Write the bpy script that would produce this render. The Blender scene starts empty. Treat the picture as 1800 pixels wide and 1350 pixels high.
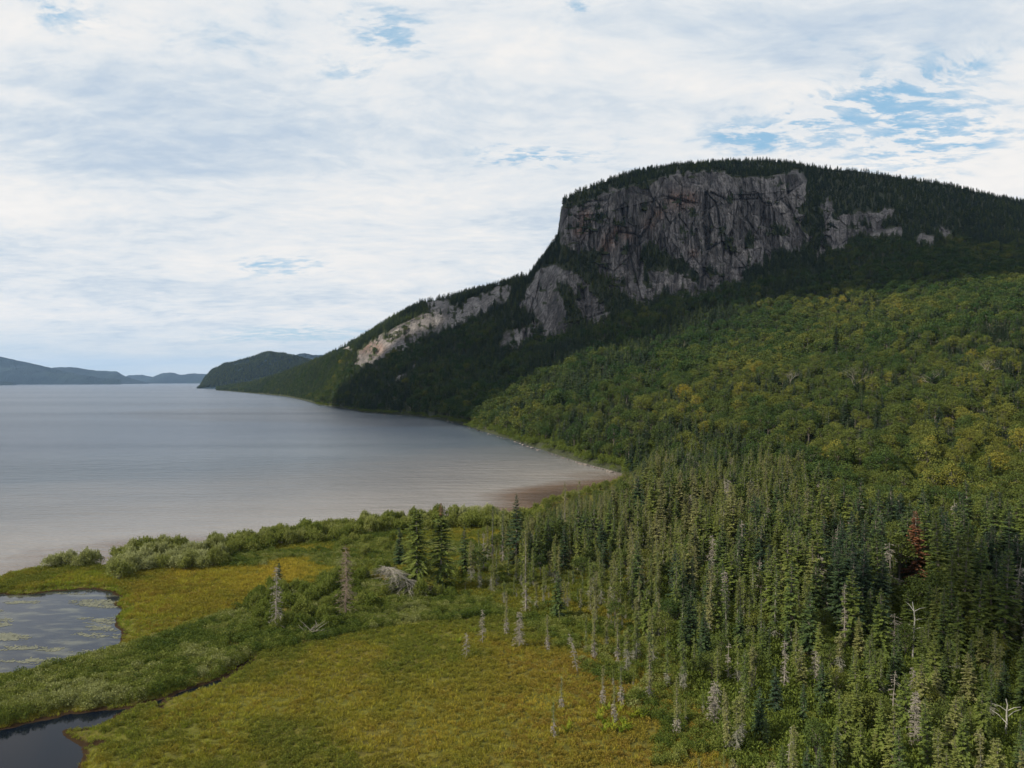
import bpy, math, numpy as np
from mathutils import Vector, Matrix
rng = np.random.default_rng(7)
R = math.radians
SC = bpy.context.scene
COL = SC.collection
# ------------------------------------------------------------------ camera
F, HY, H = 1272.0, 670.0, 35.0          # focal length in photo pixels, horizon row, height above the lake
cd = bpy.data.cameras.new("camera"); cam = bpy.data.objects.new("camera", cd); COL.objects.link(cam)
cd.sensor_width = 36; cd.lens = F/1800*36; cd.clip_start = 1; cd.clip_end = 40000
cam.location = (0, 0, H); cam.rotation_euler = (R(90)-math.atan(5/F), 0, 0)
SC.camera = cam
# ------------------------------------------------------------------ light
SUN_EL, SUN_AZ = R(37), math.atan2(-0.93, -0.30)     # sun stands left of and a little behind the camera
S3 = Vector((math.sin(SUN_AZ)*math.cos(SUN_EL), math.cos(SUN_AZ)*math.cos(SUN_EL), math.sin(SUN_EL)))
sl = bpy.data.lights.new("sun", 'SUN'); sl.energy = 5.0; sl.angle = R(.9); sl.color = (1, .91, .76)
so = bpy.data.objects.new("sun", sl); COL.objects.link(so)
so.rotation_euler = S3.to_track_quat('Z', 'Y').to_euler()
SC.view_settings.view_transform = 'Standard'; SC.view_settings.look = 'None'
SC.view_settings.exposure = 0.45; SC.view_settings.gamma = 1
SC.cycles.max_bounces = 6; SC.cycles.diffuse_bounces = 3; SC.cycles.glossy_bounces = 2
SC.cycles.transmission_bounces = 2; SC.cycles.transparent_max_bounces = 6; SC.cycles.volume_bounces = 0
SC.cycles.use_denoising = True; SC.cycles.denoiser = 'OPENIMAGEDENOISE'; SC.cycles.denoising_input_passes = 'RGB_ALBEDO_NORMAL'

class NT:
    """tiny node-tree writer"""
    def __init__(s, tree): s.t = tree; s.n = tree.nodes; s.l = tree.links
    def new(s, typ, ins=None, **props):
        n = s.n.new(typ)
        for k, v in props.items(): setattr(n, k, v)
        for k, v in (ins or {}).items():
            if isinstance(v, bpy.types.NodeSocket): s.l.new(v, n.inputs[k])
            else: n.inputs[k].default_value = v
        return n
    def m(s, op, a, b=0.0, c=0.0, clamp=False):
        n = s.n.new('ShaderNodeMath'); n.operation = op; n.use_clamp = clamp
        for i, v in enumerate((a, b, c)):
            if isinstance(v, bpy.types.NodeSocket): s.l.new(v, n.inputs[i])
            else: n.inputs[i].default_value = v
        return n.outputs[0]
    def noise(s, vec, scale, detail=4, rough=.5, dist=0.0, w=None):
        n = s.new('ShaderNodeTexNoise', {'Scale': scale, 'Detail': detail, 'Roughness': rough, 'Distortion': dist})
        if vec is not None: s.l.new(vec, n.inputs['Vector'])
        return n.outputs[0]
    def ramp(s, fac, stops, interp='LINEAR'):
        n = s.n.new('ShaderNodeValToRGB'); n.color_ramp.interpolation = interp
        e = n.color_ramp.elements
        while len(e) < len(stops): e.new(0.5)
        for el, (p, c) in zip(e, stops): el.position = p; el.color = (*c, 1) if len(c) == 3 else c
        s.l.new(fac, n.inputs[0]); return n.outputs[0]
    def mix(s, f, a, b, blend='MIX'):
        n = s.n.new('ShaderNodeMix'); n.data_type = 'RGBA'; n.blend_type = blend
        for i, v in ((0, f), (6, a), (7, b)):
            if isinstance(v, bpy.types.NodeSocket): s.l.new(v, n.inputs[i])
            else: n.inputs[i].default_value = v if i == 0 else (*v, 1)
        return n.outputs[2]
    def mapr(s, v, a, b, c=0., d=1., smooth=True):
        n = s.n.new('ShaderNodeMapRange'); n.interpolation_type = 'SMOOTHSTEP' if smooth else 'LINEAR'
        s.l.new(v, n.inputs[0])
        for i, q in enumerate((a, b, c, d)): n.inputs[i+1].default_value = q
        return n.outputs[0]
    def scale(s, vec, sc, loc=(0, 0, 0), rot=(0, 0, 0)):
        n = s.n.new('ShaderNodeMapping'); s.l.new(vec, n.inputs[0])
        n.inputs[1].default_value = loc; n.inputs[2].default_value = rot; n.inputs[3].default_value = sc
        return n.outputs[0]

# ------------------------------------------------------------------ sky: blue behind a layer of altocumulus, laid on a flat cloud deck
w = bpy.data.worlds.new("World"); SC.world = w; w.use_nodes = True
T = NT(w.node_tree); T.n.clear()
sky = T.new('ShaderNodeTexSky', sky_type='NISHITA', sun_disc=False, sun_elevation=SUN_EL, sun_rotation=SUN_AZ, altitude=100)
gen = T.new('ShaderNodeTexCoord').outputs['Generated']
sp = T.new('ShaderNodeSeparateXYZ', {0: gen})
zc = T.m('MAXIMUM', sp.outputs[2], 0.0)
zz = T.m('ADD', zc, 0.13)
cx = T.m('DIVIDE', sp.outputs[0], zz); cy = T.m('DIVIDE', sp.outputs[1], zz)
deck = T.new('ShaderNodeCombineXYZ', {0: cx, 1: cy, 2: 0.0}).outputs[0]
def blob(px, py, rx, ry, rot=0.0):
    """soft ellipse on the cloud deck below which the given photo direction lies"""
    n = math.sqrt((px-900)**2+(HY-py)**2+F*F); z = (HY-py)/n+.13
    X, Y = (px-900)/n/z, F/n/z
    c, s_ = math.cos(rot), math.sin(rot)
    dx = T.m('SUBTRACT', cx, X); dy = T.m('SUBTRACT', cy, Y)
    a = T.m('ADD', T.m('MULTIPLY', dx, c/rx), T.m('MULTIPLY', dy, s_/rx))
    b = T.m('ADD', T.m('MULTIPLY', dx, -s_/ry), T.m('MULTIPLY', dy, c/ry))
    r2 = T.m('ADD', T.m('MULTIPLY', a, a), T.m('MULTIPLY', b, b))
    return T.m('POWER', 2.718, T.m('MULTIPLY', r2, -1.0))
warp = T.new('ShaderNodeTexNoise', {'Vector': deck, 'Scale': .9, 'Detail': 3})
wv = T.new('ShaderNodeVectorMath', {0: warp.outputs[1], 1: (.5, .5, .5)}, operation='SUBTRACT').outputs[0]
wv = T.new('ShaderNodeVectorMath', {0: wv, 'Scale': .55}, operation='SCALE').outputs[0]
dk = T.new('ShaderNodeVectorMath', {0: deck, 1: wv}, operation='ADD').outputs[0]
big = T.noise(T.scale(dk, (1, 1.2, 1), (3.1, 1.7, 0)), 1.0, 3, .5)
med = T.noise(T.scale(dk, (1, 1.35, 1), (0, 4.3, 0), (0, 0, .35)), 3.0, 7, .60)
cells = T.noise(T.scale(dk, (1, 1.5, 1), (7, 0, 0), (0, 0, -.5)), 11, 8, .64)
wisp = T.noise(T.scale(dk, (1, 2.2, 1), (2, 0, 0), (0, 0, .6)), 4.2, 8, .66, .5)
holes = None
for a in ((1440, 225, .3, .2, .2), (1590, 235, .3, .25, .3), (1520, 200, .30, .30, .5), (1350, 240, .30, .16, 0), (1680, 125, .14, .15, .4), (1620, 250, .28, .25, 0), (960, 275, .30, .13, 0), (1085, 248, .13, .10, 0),
          (685, 62, .12, .10, 0), (612, 125, .09, .07, 0), (660, 30, .09, .07, 0), (490, 470, .30, .28, 0), (1010, 10, .09, .06, 0), (110, 25, .09, .07, 0),
          (520, 590, .9, .35, 0)):
    g = blob(*a)
    if a[2] < .15 or a[0] < 600: g = T.m('MULTIPLY', g, .66)
    holes = g if holes is None else T.m('MAXIMUM', holes, g)
dens = T.m('ADD', T.m('MULTIPLY', big, .55), T.m('ADD', T.m('MULTIPLY', med, .45), T.m('MULTIPLY', cells, .40)))
frag = T.mapr(T.noise(T.scale(dk, (1, 1.7, 1), (5, 9, 0), (0, 0, -.45)), 12., 6, .62), .36, .56, .22, 1.)
dens = T.m('SUBTRACT', dens, T.m('MULTIPLY', T.m('MULTIPLY', holes, frag), .40))
cover = T.mapr(dens, .30, .585, .0, 1.0)
shade = T.m('ADD', T.m('MULTIPLY', T.noise(T.scale(dk, (1, 1.6, 1), (11, 3, 0), (0, 0, .2)), .8, 3, .5), .6), T.m('ADD', T.m('MULTIPLY', med, .34), T.m('ADD', T.m('MULTIPLY', wisp, .30), T.m('MULTIPLY', cells, .30))))
dark = T.m('MAXIMUM', blob(150, 215, .55, .30, .2), T.m('MAXIMUM', blob(330, 260, .5, .22, -.2), T.m('MULTIPLY', blob(620, 270, .5, .3, 0), .6)))
lite = T.m('MAXIMUM', blob(110, 70, .4, .18, 0), T.m('MAXIMUM', blob(1180, 130, .4, .14, .2), T.m('MAXIMUM', blob(480, 340, 1.0, .25, 0), T.m('MAXIMUM', blob(1780, 320, .4, .25, 0), blob(30, 370, .8, .4, 0)))))
shade = T.m('ADD', T.m('SUBTRACT', shade, .09), T.m('SUBTRACT', T.m('MULTIPLY', lite, .10), T.m('MULTIPLY', dark, .13)))
ccol = T.ramp(shade, [(.50, (.53, .63, .75)), (.60, (.66, .73, .80)), (.68, (.78, .815, .845)), (.80, (.895, .885, .87)), (.92, (.95, .925, .895))])
blue = T.mix(.72, T.new('ShaderNodeVectorMath', {0: sky.outputs[0], 'Scale': .10}, operation='SCALE').outputs[0], (.36, .63, .86))
pale = T.mapr(zc, .0, .17, .0, 1.)
blue = T.mix(pale, (.50, .68, .78), blue)
skyc = T.mix(cover, blue, ccol)
low = T.mapr(zc, .0, .085, .0, 1.)
bands = T.noise(T.scale(gen, (3, 3, 34)), 1.6, 5, .6)
lowc = T.ramp(bands, [(.35, (.50, .645, .755)), (.5, (.60, .70, .76)), (.62, (.70, .755, .775))])
skyc = T.mix(T.m('MULTIPLY', T.m('SUBTRACT', 1.0, low), .85), skyc, lowc)
bg = T.new('ShaderNodeBackground', {0: skyc, 1: .74})
T.new('ShaderNodeOutputWorld', {0: bg.outputs[0]})

# ------------------------------------------------------------------ helpers
_tab = np.random.default_rng(99).random(65536)
def vnoise(x, y, seed=0):
    x = np.asarray(x, float); y = np.asarray(y, float)
    xi = np.floor(x).astype(np.int64); yi = np.floor(y).astype(np.int64)
    fx = x-xi; fy = y-yi; fx = fx*fx*(3-2*fx); fy = fy*fy*(3-2*fy)
    def h(a, b): return _tab[((a*73856093) ^ (b*19349663) ^ (seed*83492791)) & 65535]
    return (h(xi, yi)*(1-fx)+h(xi+1, yi)*fx)*(1-fy)+(h(xi, yi+1)*(1-fx)+h(xi+1, yi+1)*fx)*fy
def fbm(x, y, o=4, seed=0, g=.5):
    s = 0; a = 1; t = 0
    for i in range(o): s = s+a*vnoise(x*2**i, y*2**i, seed+i*7); t += a; a *= g
    return s/t
def sstep(a, b, x): t = np.clip((x-a)/(b-a), 0, 1); return t*t*(3-2*t)
def cell_noise(x, y, seed=0):
    """random value and edge distance of the nearest jittered cell"""
    xi = np.floor(x).astype(np.int64); yi = np.floor(y).astype(np.int64)
    d1 = np.full(x.shape, 9.); d2 = np.full(x.shape, 9.); v = np.zeros(x.shape)
    for i in (-1, 0, 1):
        for j in (-1, 0, 1):
            a = xi+i; b = yi+j
            k = ((a*73856093) ^ (b*19349663) ^ (seed*83492791)) & 65535
            q = a+_tab[k]; p = b+_tab[(k*31+7) & 65535]
            d = np.hypot(x-q, y-p); nv = _tab[(k*17+3) & 65535]
            new = d < d1
            d2 = np.where(new, d1, np.minimum(d2, d)); v = np.where(new, nv, v); d1 = np.where(new, d, d1)
    return v, d2-d1
def in_poly(px, py, poly):
    px = np.asarray(px, float); py = np.asarray(py, float); r = np.zeros(px.shape, bool); n = len(poly)
    for i in range(n):
        x0, y0 = poly[i]; x1, y1 = poly[(i+1) % n]
        c = ((y0 > py) != (y1 > py)) & (px < (x1-x0)*(py-y0)/((y1-y0) if y1 != y0 else 1e-9)+x0)
        r ^= c
    return r
def sdist(x, y, poly, closed=True):
    d = np.full(x.shape, 1e9); n = len(poly)
    for i in range(n if closed else n-1):
        x0, y0 = poly[i]; x1, y1 = poly[(i+1) % n]
        dx, dy = x1-x0, y1-y0; L = dx*dx+dy*dy+1e-12
        t = np.clip(((x-x0)*dx+(y-y0)*dy)/L, 0, 1)
        d = np.minimum(d, np.hypot(x-x0-t*dx, y-y0-t*dy))
    return np.where(in_poly(x, y, poly), d, -d) if closed else d
def flat(px, py):                       # photo point on the lake's level -> x, y in metres
    D = F*H/(py-HY); return (D*(px-900)/F, D)
def topix(x, y, z=0.4): return 900+F*x/y, HY+F*(H-z)/y
def mesh_arr(name, V, Q, mats=(), midx=None, smooth=False, attrs=None):
    me = bpy.data.meshes.new(name); V = np.asarray(V, np.float32); Q = np.asarray(Q, np.int32)
    n = len(Q); me.vertices.add(len(V)); me.vertices.foreach_set('co', V.ravel())
    me.loops.add(n*4); me.polygons.add(n)
    me.loops.foreach_set('vertex_index', Q.ravel())
    me.polygons.foreach_set('loop_start', np.arange(0, n*4, 4, dtype=np.int32))
    me.polygons.foreach_set('loop_total', np.full(n, 4, np.int32))
    if midx is not None: me.polygons.foreach_set('material_index', np.asarray(midx, np.int32))
    me.polygons.foreach_set('use_smooth', np.full(n, smooth, bool))
    for m in mats: me.materials.append(m)
    for k, a in (attrs or {}).items():
        at = me.attributes.new(k, 'FLOAT', 'POINT'); at.data.foreach_set('value', np.asarray(a, np.float32))
    me.update(calc_edges=True); return me
def obj(name, me, parent=None, loc=None):
    o = bpy.data.objects.new(name, me); COL.objects.link(o)
    if parent is not None: o.parent = parent
    if loc is not None: o.location = loc
    return o
def tag(o, label=None, cat=None, group=None, kind=None):
    for k, v in (('label', label), ('category', cat), ('group', group), ('kind', kind)):
        if v: o[k] = v
    return o
def grid_quads(nr, nc):
    a = np.arange(nr*nc).reshape(nr, nc)
    return np.stack([a[:-1, :-1], a[:-1, 1:], a[1:, 1:], a[1:, :-1]], -1).reshape(-1, 4)

# ------------------------------------------------------------------ materials
def mat(name):
    m = bpy.data.materials.new(name); m.use_nodes = True; t = NT(m.node_tree); t.n.clear()
    return m, t, t.new('ShaderNodeOutputMaterial')
def bark_mat(name, c1, c2):
    m, t, out = mat(name)
    co = t.new('ShaderNodeTexCoord').outputs['Object']
    c = t.ramp(t.noise(t.scale(co, (6, 6, 1.5)), 1.6, 5, .6), [(.3, c1), (.7, c2)])
    t.l.new(t.new('ShaderNodeBsdfPrincipled', {'Base Color': c, 'Roughness': .85}).outputs[0], out.inputs[0]); return m
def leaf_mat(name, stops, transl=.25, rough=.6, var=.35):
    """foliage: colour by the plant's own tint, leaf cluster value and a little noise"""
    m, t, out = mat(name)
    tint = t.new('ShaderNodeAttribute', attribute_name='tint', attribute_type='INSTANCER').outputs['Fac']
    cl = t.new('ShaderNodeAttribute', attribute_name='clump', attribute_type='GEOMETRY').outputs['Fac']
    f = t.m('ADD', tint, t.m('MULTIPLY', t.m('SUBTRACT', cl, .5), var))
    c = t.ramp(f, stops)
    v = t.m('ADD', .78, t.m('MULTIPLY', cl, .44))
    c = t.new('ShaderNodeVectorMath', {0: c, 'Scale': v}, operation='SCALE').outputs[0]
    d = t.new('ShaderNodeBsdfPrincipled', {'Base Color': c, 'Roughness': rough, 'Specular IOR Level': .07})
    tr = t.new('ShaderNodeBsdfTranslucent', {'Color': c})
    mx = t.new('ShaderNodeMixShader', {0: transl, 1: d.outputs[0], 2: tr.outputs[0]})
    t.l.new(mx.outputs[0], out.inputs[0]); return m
M_lich = bark_mat('lichen_hung_twigs', (.085, .085, .060), (.235, .23, .175))
M_spruce = leaf_mat('spruce_needles', [(0, (.032, .058, .034)), (.3, (.058, .092, .034)), (.55, (.112, .148, .030)), (.8, (.155, .172, .046)), (1, (.19, .185, .080))])
M_broad = leaf_mat('broad_leaves', [(0, (.022, .050, .012)), (.3, (.046, .070, .017)), (.6, (.088, .103, .021)), (.85, (.138, .136, .025)), (1, (.18, .148, .022))], .16, var=.22)
M_alder = leaf_mat('alder_leaves', [(0, (.055, .085, .016)), (.4, (.115, .145, .026)), (.7, (.170, .188, .045)), (1, (.27, .285, .13))], .3)
M_heath = leaf_mat('heath_leaves', [(0, (.115, .135, .022)), (.35, (.175, .162, .024)), (.7, (.205, .162, .026)), (1, (.185, .128, .026))], .25, var=.5)
M_sedge = leaf_mat('sedge_blades', [(0, (.15, .20, .022)), (.4, (.23, .22, .026)), (.7, (.265, .228, .030)), (1, (.33, .250, .032))], .3, var=.4)
M_fern = leaf_mat('fern_fronds', [(0, (.13, .18, .018)), (1, (.24, .26, .025))], .3)
M_red = leaf_mat('dying_needles', [(0, (.15, .060, .030)), (.5, (.19, .090, .040)), (1, (.18, .13, .07))], .2)
M_twigfol = leaf_mat('lichen_twigs', [(0, (.10, .10, .075)), (1, (.22, .21, .165))], .1)
M_bark = bark_mat('spruce_bark', (.09, .075, .06), (.17, .15, .125))
M_dead = bark_mat('weathered_wood', (.115, .10, .08), (.27, .245, .205))
M_pale = bark_mat('bleached_wood', (.15, .135, .11), (.34, .315, .265))
M_birch = bark_mat('white_bark', (.22, .21, .18), (.40, .385, .34))

def ground_common(t):
    co = t.new('ShaderNodeNewGeometry').outputs['Position']; return co
def make_ground_mat():
    m, t, out = mat('wetland_soil'); co = ground_common(t)
    a = t.noise(co, .05, 5, .6); b = t.noise(co, 1.1, 6, .65)
    c = t.ramp(b, [(.3, (.040, .038, .014)), (.5, (.085, .075, .020)), (.7, (.125, .105, .026))])
    c = t.mix(t.mapr(a, .40, .6), c, t.ramp(b, [(.3, (.045, .045, .012)), (.7, (.12, .12, .025))]))
    sd = t.new('ShaderNodeAttribute', attribute_name='shore').outputs['Fac']
    c = t.mix(t.mapr(sd, .0, .5), (.028, .018, .010), c)
    bmp = t.new('ShaderNodeBump', {'Height': b, 'Strength': .6, 'Distance': .3})
    t.l.new(t.new('ShaderNodeBsdfPrincipled', {'Base Color': c, 'Roughness': .95, 'Specular IOR Level': .02, 'Normal': bmp.outputs[0]}).outputs[0], out.inputs[0])
    return m
M_ground = make_ground_mat()
def make_mountain_mat():
    m, t, out = mat('mountain_rock_and_soil'); co = ground_common(t)
    rk = t.new('ShaderNodeAttribute', attribute_name='rock').outputs['Fac']
    pl = t.new('ShaderNodeAttribute', attribute_name='pale').outputs['Fac']
    crk = t.new('ShaderNodeAttribute', attribute_name='crack').outputs['Fac']
    rust = t.new('ShaderNodeAttribute', attribute_name='rust').outputs['Fac']
    n1 = t.noise(t.scale(co, (1, 1, .28)), .055, 6, .62)
    n2 = t.noise(t.scale(co, (1, 1, .12)), .35, 5, .6)
    n3 = t.noise(co, .9, 5, .65)
    s = t.m('ADD', t.m('MULTIPLY', n1, .5), t.m('ADD', t.m('MULTIPLY', n2, .34), t.m('MULTIPLY', n3, .16)))
    c = t.ramp(s, [(.36, (.042, .039, .042)), (.45, (.095, .086, .086)), (.52, (.150, .135, .130)), (.60, (.225, .200, .185)), (.68, (.30, .265, .235))])
    cp = t.ramp(s, [(.36, (.08, .073, .076)), (.46, (.15, .136, .134)), (.55, (.195, .180, .172)), (.66, (.255, .230, .21))])
    c = t.mix(pl, c, cp)
    c = t.mix(t.m('MULTIPLY', rust, t.mapr(n3, .42, .6)), c, (.20, .095, .055))
    blk = t.new('ShaderNodeAttribute', attribute_name='block').outputs['Fac']
    strk = t.noise(t.scale(co, (1, 1, .04)), .42, 6, .7)
    c = t.new('ShaderNodeVectorMath', {0: c, 'Scale': t.m('MULTIPLY', t.mapr(blk, .2, .8, .48, 1.1), t.mapr(strk, .38, .58, .46, 1.25))}, operation='SCALE').outputs[0]
    moss = t.noise(co, .12, 6, .7)
    c = t.mix(t.m('MULTIPLY', t.mapr(moss, .56, .66), .65), c, (.030, .036, .018))
    c = t.mix(t.m('MULTIPLY', crk, .75), c, (.022, .021, .022))
    soil = t.ramp(n3, [(.3, (.018, .024, .010)), (.7, (.045, .05, .02))])
    c = t.mix(t.mapr(rk, .35, .6), soil, c)
    h = t.m('ADD', t.m('MULTIPLY', n2, .8), t.m('MULTIPLY', n3, .4))
    bmp = t.new('ShaderNodeBump', {'Height': h, 'Strength': .9, 'Distance': 2.5})
    t.l.new(t.new('ShaderNodeBsdfPrincipled', {'Base Color': c, 'Roughness': .85, 'Specular IOR Level': .2, 'Normal': bmp.outputs[0]}).outputs[0], out.inputs[0])
    return m
M_mtn = make_mountain_mat()
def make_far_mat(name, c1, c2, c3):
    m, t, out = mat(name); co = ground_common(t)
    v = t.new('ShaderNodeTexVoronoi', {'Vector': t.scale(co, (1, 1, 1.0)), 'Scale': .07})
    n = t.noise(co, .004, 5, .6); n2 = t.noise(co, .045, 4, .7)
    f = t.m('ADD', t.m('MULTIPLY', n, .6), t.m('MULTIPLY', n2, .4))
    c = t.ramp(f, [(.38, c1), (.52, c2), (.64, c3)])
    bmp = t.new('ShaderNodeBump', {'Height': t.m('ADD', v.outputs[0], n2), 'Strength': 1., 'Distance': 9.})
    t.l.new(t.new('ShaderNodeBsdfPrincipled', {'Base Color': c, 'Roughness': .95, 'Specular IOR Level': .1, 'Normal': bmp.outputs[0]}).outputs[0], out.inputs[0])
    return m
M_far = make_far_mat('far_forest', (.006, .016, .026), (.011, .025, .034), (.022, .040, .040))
M_farlit = M_far
def make_boulder_mat():
    m, t, out = mat('shore_granite'); co = t.new('ShaderNodeTexCoord').outputs['Object']
    rd = t.new('ShaderNodeObjectInfo').outputs['Random']
    c = t.ramp(t.noise(co, 2.5, 5, .65), [(.3, (.08, .068, .06)), (.7, (.23, .195, .17))])
    c = t.new('ShaderNodeVectorMath', {0: c, 'Scale': t.m('ADD', .5, t.m('MULTIPLY', rd, .8))}, operation='SCALE').outputs[0]
    t.l.new(t.new('ShaderNodeBsdfPrincipled', {'Base Color': c, 'Roughness': .8}).outputs[0], out.inputs[0]); return m
M_boulder = make_boulder_mat()
def make_lake_mat():
    m, t, out = mat('lake_water'); co = ground_common(t)
    dep = t.new('ShaderNodeAttribute', attribute_name='depth').outputs['Fac']
    n = t.noise(t.scale(co, (.4, 1, 1), (0, 0, 0), (0, 0, -.2)), .035, 4, .6)
    d = t.m('ADD', dep, t.m('MULTIPLY', t.m('SUBTRACT', n, .5), .22))
    c = t.ramp(d, [(0, (.045, .024, .010)), (.04, (.085, .052, .030)), (.10, (.165, .153, .143)), (.28, (.098, .098, .100)), (.5, (.045, .060, .078)), (1, (.012, .026, .050))])
    sw = t.noise(t.scale(co, (.35, 1.6, 1), (0, 0, 0), (0, 0, -.12)), .16, 3, .5)      # long low swell
    wv = t.noise(t.scale(co, (.6, 1, 1), (0, 0, 0), (0, 0, .15)), 1.1, 4, .62)          # wind ripples
    wv2 = t.noise(t.scale(co, (.5, 1, 1)), .22, 3, .6)
    y = t.new('ShaderNodeSeparateXYZ', {0: co}).outputs[1]
    gust = t.noise(t.scale(co, (.12, 1, 1)), .006, 4, .6)
    gs = t.mapr(gust, .38, .62, .35, 1.1)
    strk = t.noise(t.scale(co, (.06, 1, 1), (0, 0, 0), (0, 0, .03)), .011, 5, .62)
    spl = t.m('MULTIPLY', t.mapr(strk, .36, .60, .19, .30), t.mapr(t.m('ADD', t.m('MULTIPLY', wv, .5), t.m('ADD', t.m('MULTIPLY', wv2, .3), t.m('MULTIPLY', sw, .2))), .35, .62, .72, 1.25))
    hgt = t.m('ADD', t.m('MULTIPLY', sw, .9), t.m('ADD', t.m('MULTIPLY', wv, .38), t.m('MULTIPLY', wv2, .9)))
    bmp = t.new('ShaderNodeBump', {'Height': hgt, 'Strength': t.m('MULTIPLY', gs, .95), 'Distance': .9})
    p = t.new('ShaderNodeBsdfPrincipled', {'Base Color': c, 'Roughness': .25, 'IOR': 1.333, 'Specular IOR Level': spl, 'Normal': bmp.outputs[0]})
    t.l.new(p.outputs[0], out.inputs[0]); return m
M_lake = make_lake_mat()
def make_pond_mat(name, pads):
    m, t, out = mat(name); co = ground_common(t)
    n = t.noise(t.scale(co, (.35, 1, 1), (0, 0, 0), (0, 0, .2)), .5, 5, .6)
    base = (.010, .012, .020) if pads else (.003, .005, .010)
    wv = t.noise(t.scale(co, (.7, 1, 1)), 3.0, 3, .5)
    bmp = t.new('ShaderNodeBump', {'Height': wv, 'Strength': .12, 'Distance': .06})
    p = t.new('ShaderNodeBsdfPrincipled', {'Base Color': (*base, 1), 'Roughness': .07, 'IOR': 1.333, 'Specular IOR Level': .36 if pads else .2, 'Normal': bmp.outputs[0]})
    if pads:      # submerged weed just under the surface
        f = t.mapr(n, .46, .68, 0, .6)
        c = t.mix(f, base, (.11, .11, .075)); t.l.new(c, p.inputs['Base Color'])
    t.l.new(p.outputs[0], out.inputs[0]); return m
M_pond = make_pond_mat('weedy_pond_water', True); M_creek = make_pond_mat('dark_creek_water', False)
m_, t_, o_ = mat('cloud_white')
t_.l.new(t_.new('ShaderNodeBsdfDiffuse', {'Color': (.85, .86, .88, 1)}).outputs[0], o_.inputs[0]); M_cloud = m_
m_, t_, o_ = mat('lily_pad_green')
c_ = t_.ramp(t_.new('ShaderNodeAttribute', attribute_name='tint', attribute_type='INSTANCER').outputs['Fac'], [(0, (.06, .064, .036)), (1, (.135, .135, .082))])
t_.l.new(t_.new('ShaderNodeBsdfPrincipled', {'Base Color': c_, 'Roughness': .5}).outputs[0], o_.inputs[0]); M_pad = m_

# ------------------------------------------------------------------ wetland in the foreground
SH = [(-700, 1120), (-400, 1062), (-100, 1030), (0, 1017), (20, 1009), (60, 1002), (165, 992), (182, 999), (200, 985), (250, 967), (330, 970), (400, 962), (500, 940),
      (600, 930), (700, 919), (760, 916), (840, 911), (900, 912), (925, 897), (960, 884), (1000, 869), (1050, 857), (1096, 838)]
wet = [flat(*p) for p in SH]+[(60, 290), (140, 330), (400, 330), (400, 20), (-200, 20)]
PONDP = [(-300, 1012+26), (-60, 1046), (0, 1043), (35, 1047), (90, 1040), (130, 1037), (170, 1035), (200, 1042), (222, 1049), (214, 1057), (205, 1062), (220, 1072), (206, 1090), (207, 1104),
         (218, 1108), (216, 1128), (200, 1141), (150, 1154), (100, 1171), (50, 1186), (0, 1191), (-120, 1205), (-420, 1190)]
CREEKP = [(-300, 1320), (-100, 1294), (0, 1282), (60, 1270), (120, 1254), (180, 1249), (230, 1243), (275, 1230), (330, 1213), (372, 1200), (400, 1186), (425, 1170), (441, 1161), (446, 1164), (425, 1180), (402, 1194), (372, 1210),
          (330, 1222), (292, 1234), (283, 1250), (262, 1240), (235, 1248), (205, 1262), (165, 1283), (118, 1287), (122, 1298), (150, 1308), (186, 1303), (188, 1311), (152, 1318), (142, 1350), (120, 1400), (60, 1560), (-400, 1560)]
pond = [flat(*p) for p in PONDP]; creek = [flat(*p) for p in CREEKP]
def land_sd(x, y):
    j = 0.55*(fbm(x*.55, y*.55, 3, 5)-.5)*2
    return np.minimum(np.minimum(sdist(x, y, wet), -sdist(x, y, pond)), -sdist(x, y, creek))+j
def land_z(x, y, sd=None):
    sd = land_sd(x, y) if sd is None else sd
    z = .12+.42*sstep(0, 1.6, sd)-1.6*sstep(0, 4, -sd)
    return z+np.where(sd > 0, .28*(fbm(x*.25, y*.25, 4, 3)-.4)*sstep(0, 2, sd), 0)+sstep(170, 260, y)*sstep(20, 60, x)*sstep(1, 8, sd)*1.0
gx = np.concatenate([np.arange(-230, -78, 2.5), np.arange(-78, 30, .4), np.arange(30, 400, 2.2)])
gy = np.concatenate([np.arange(25, 60, 2.5), np.arange(60, 128, .4), np.arange(128, 175, .8), np.arange(175, 330, 2.)])
X, Y = np.meshgrid(gx, gy); sd = land_sd(X, Y)
me = mesh_arr('wetland', np.stack([X, Y, land_z(X, Y, sd)], -1).reshape(-1, 3), grid_quads(len(gy), len(gx)), [M_ground], smooth=True, attrs={'shore': sd.ravel()})
tag(obj('ground', me), kind='structure', label='olive and russet bog plain with low banks')
def water_poly(name, pts, z, m, off):
    c = np.array(pts); n = len(c); out = []
    area = sum(c[i][0]*c[(i+1) % n][1]-c[(i+1) % n][0]*c[i][1] for i in range(n)); sg = 1 if area > 0 else -1
    for i in range(n):
        t = c[(i+1) % n]-c[i-1]; t = t/(np.linalg.norm(t)+1e-9); out.append(c[i]+sg*off*np.array([t[1], -t[0]]))
    me = bpy.data.meshes.new(name); me.from_pydata([(p[0], p[1], z) for p in out], [], [list(range(n))[::sg]]); me.materials.append(m)
    return tag(obj(name, me), kind='structure')
water_poly('pond', pond, .06, M_pond, 1.2)['label'] = 'dark pond with pale floating weed'
water_poly('creek', creek, .055, M_creek, .8)['label'] = 'black still water of the winding creek'

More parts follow.
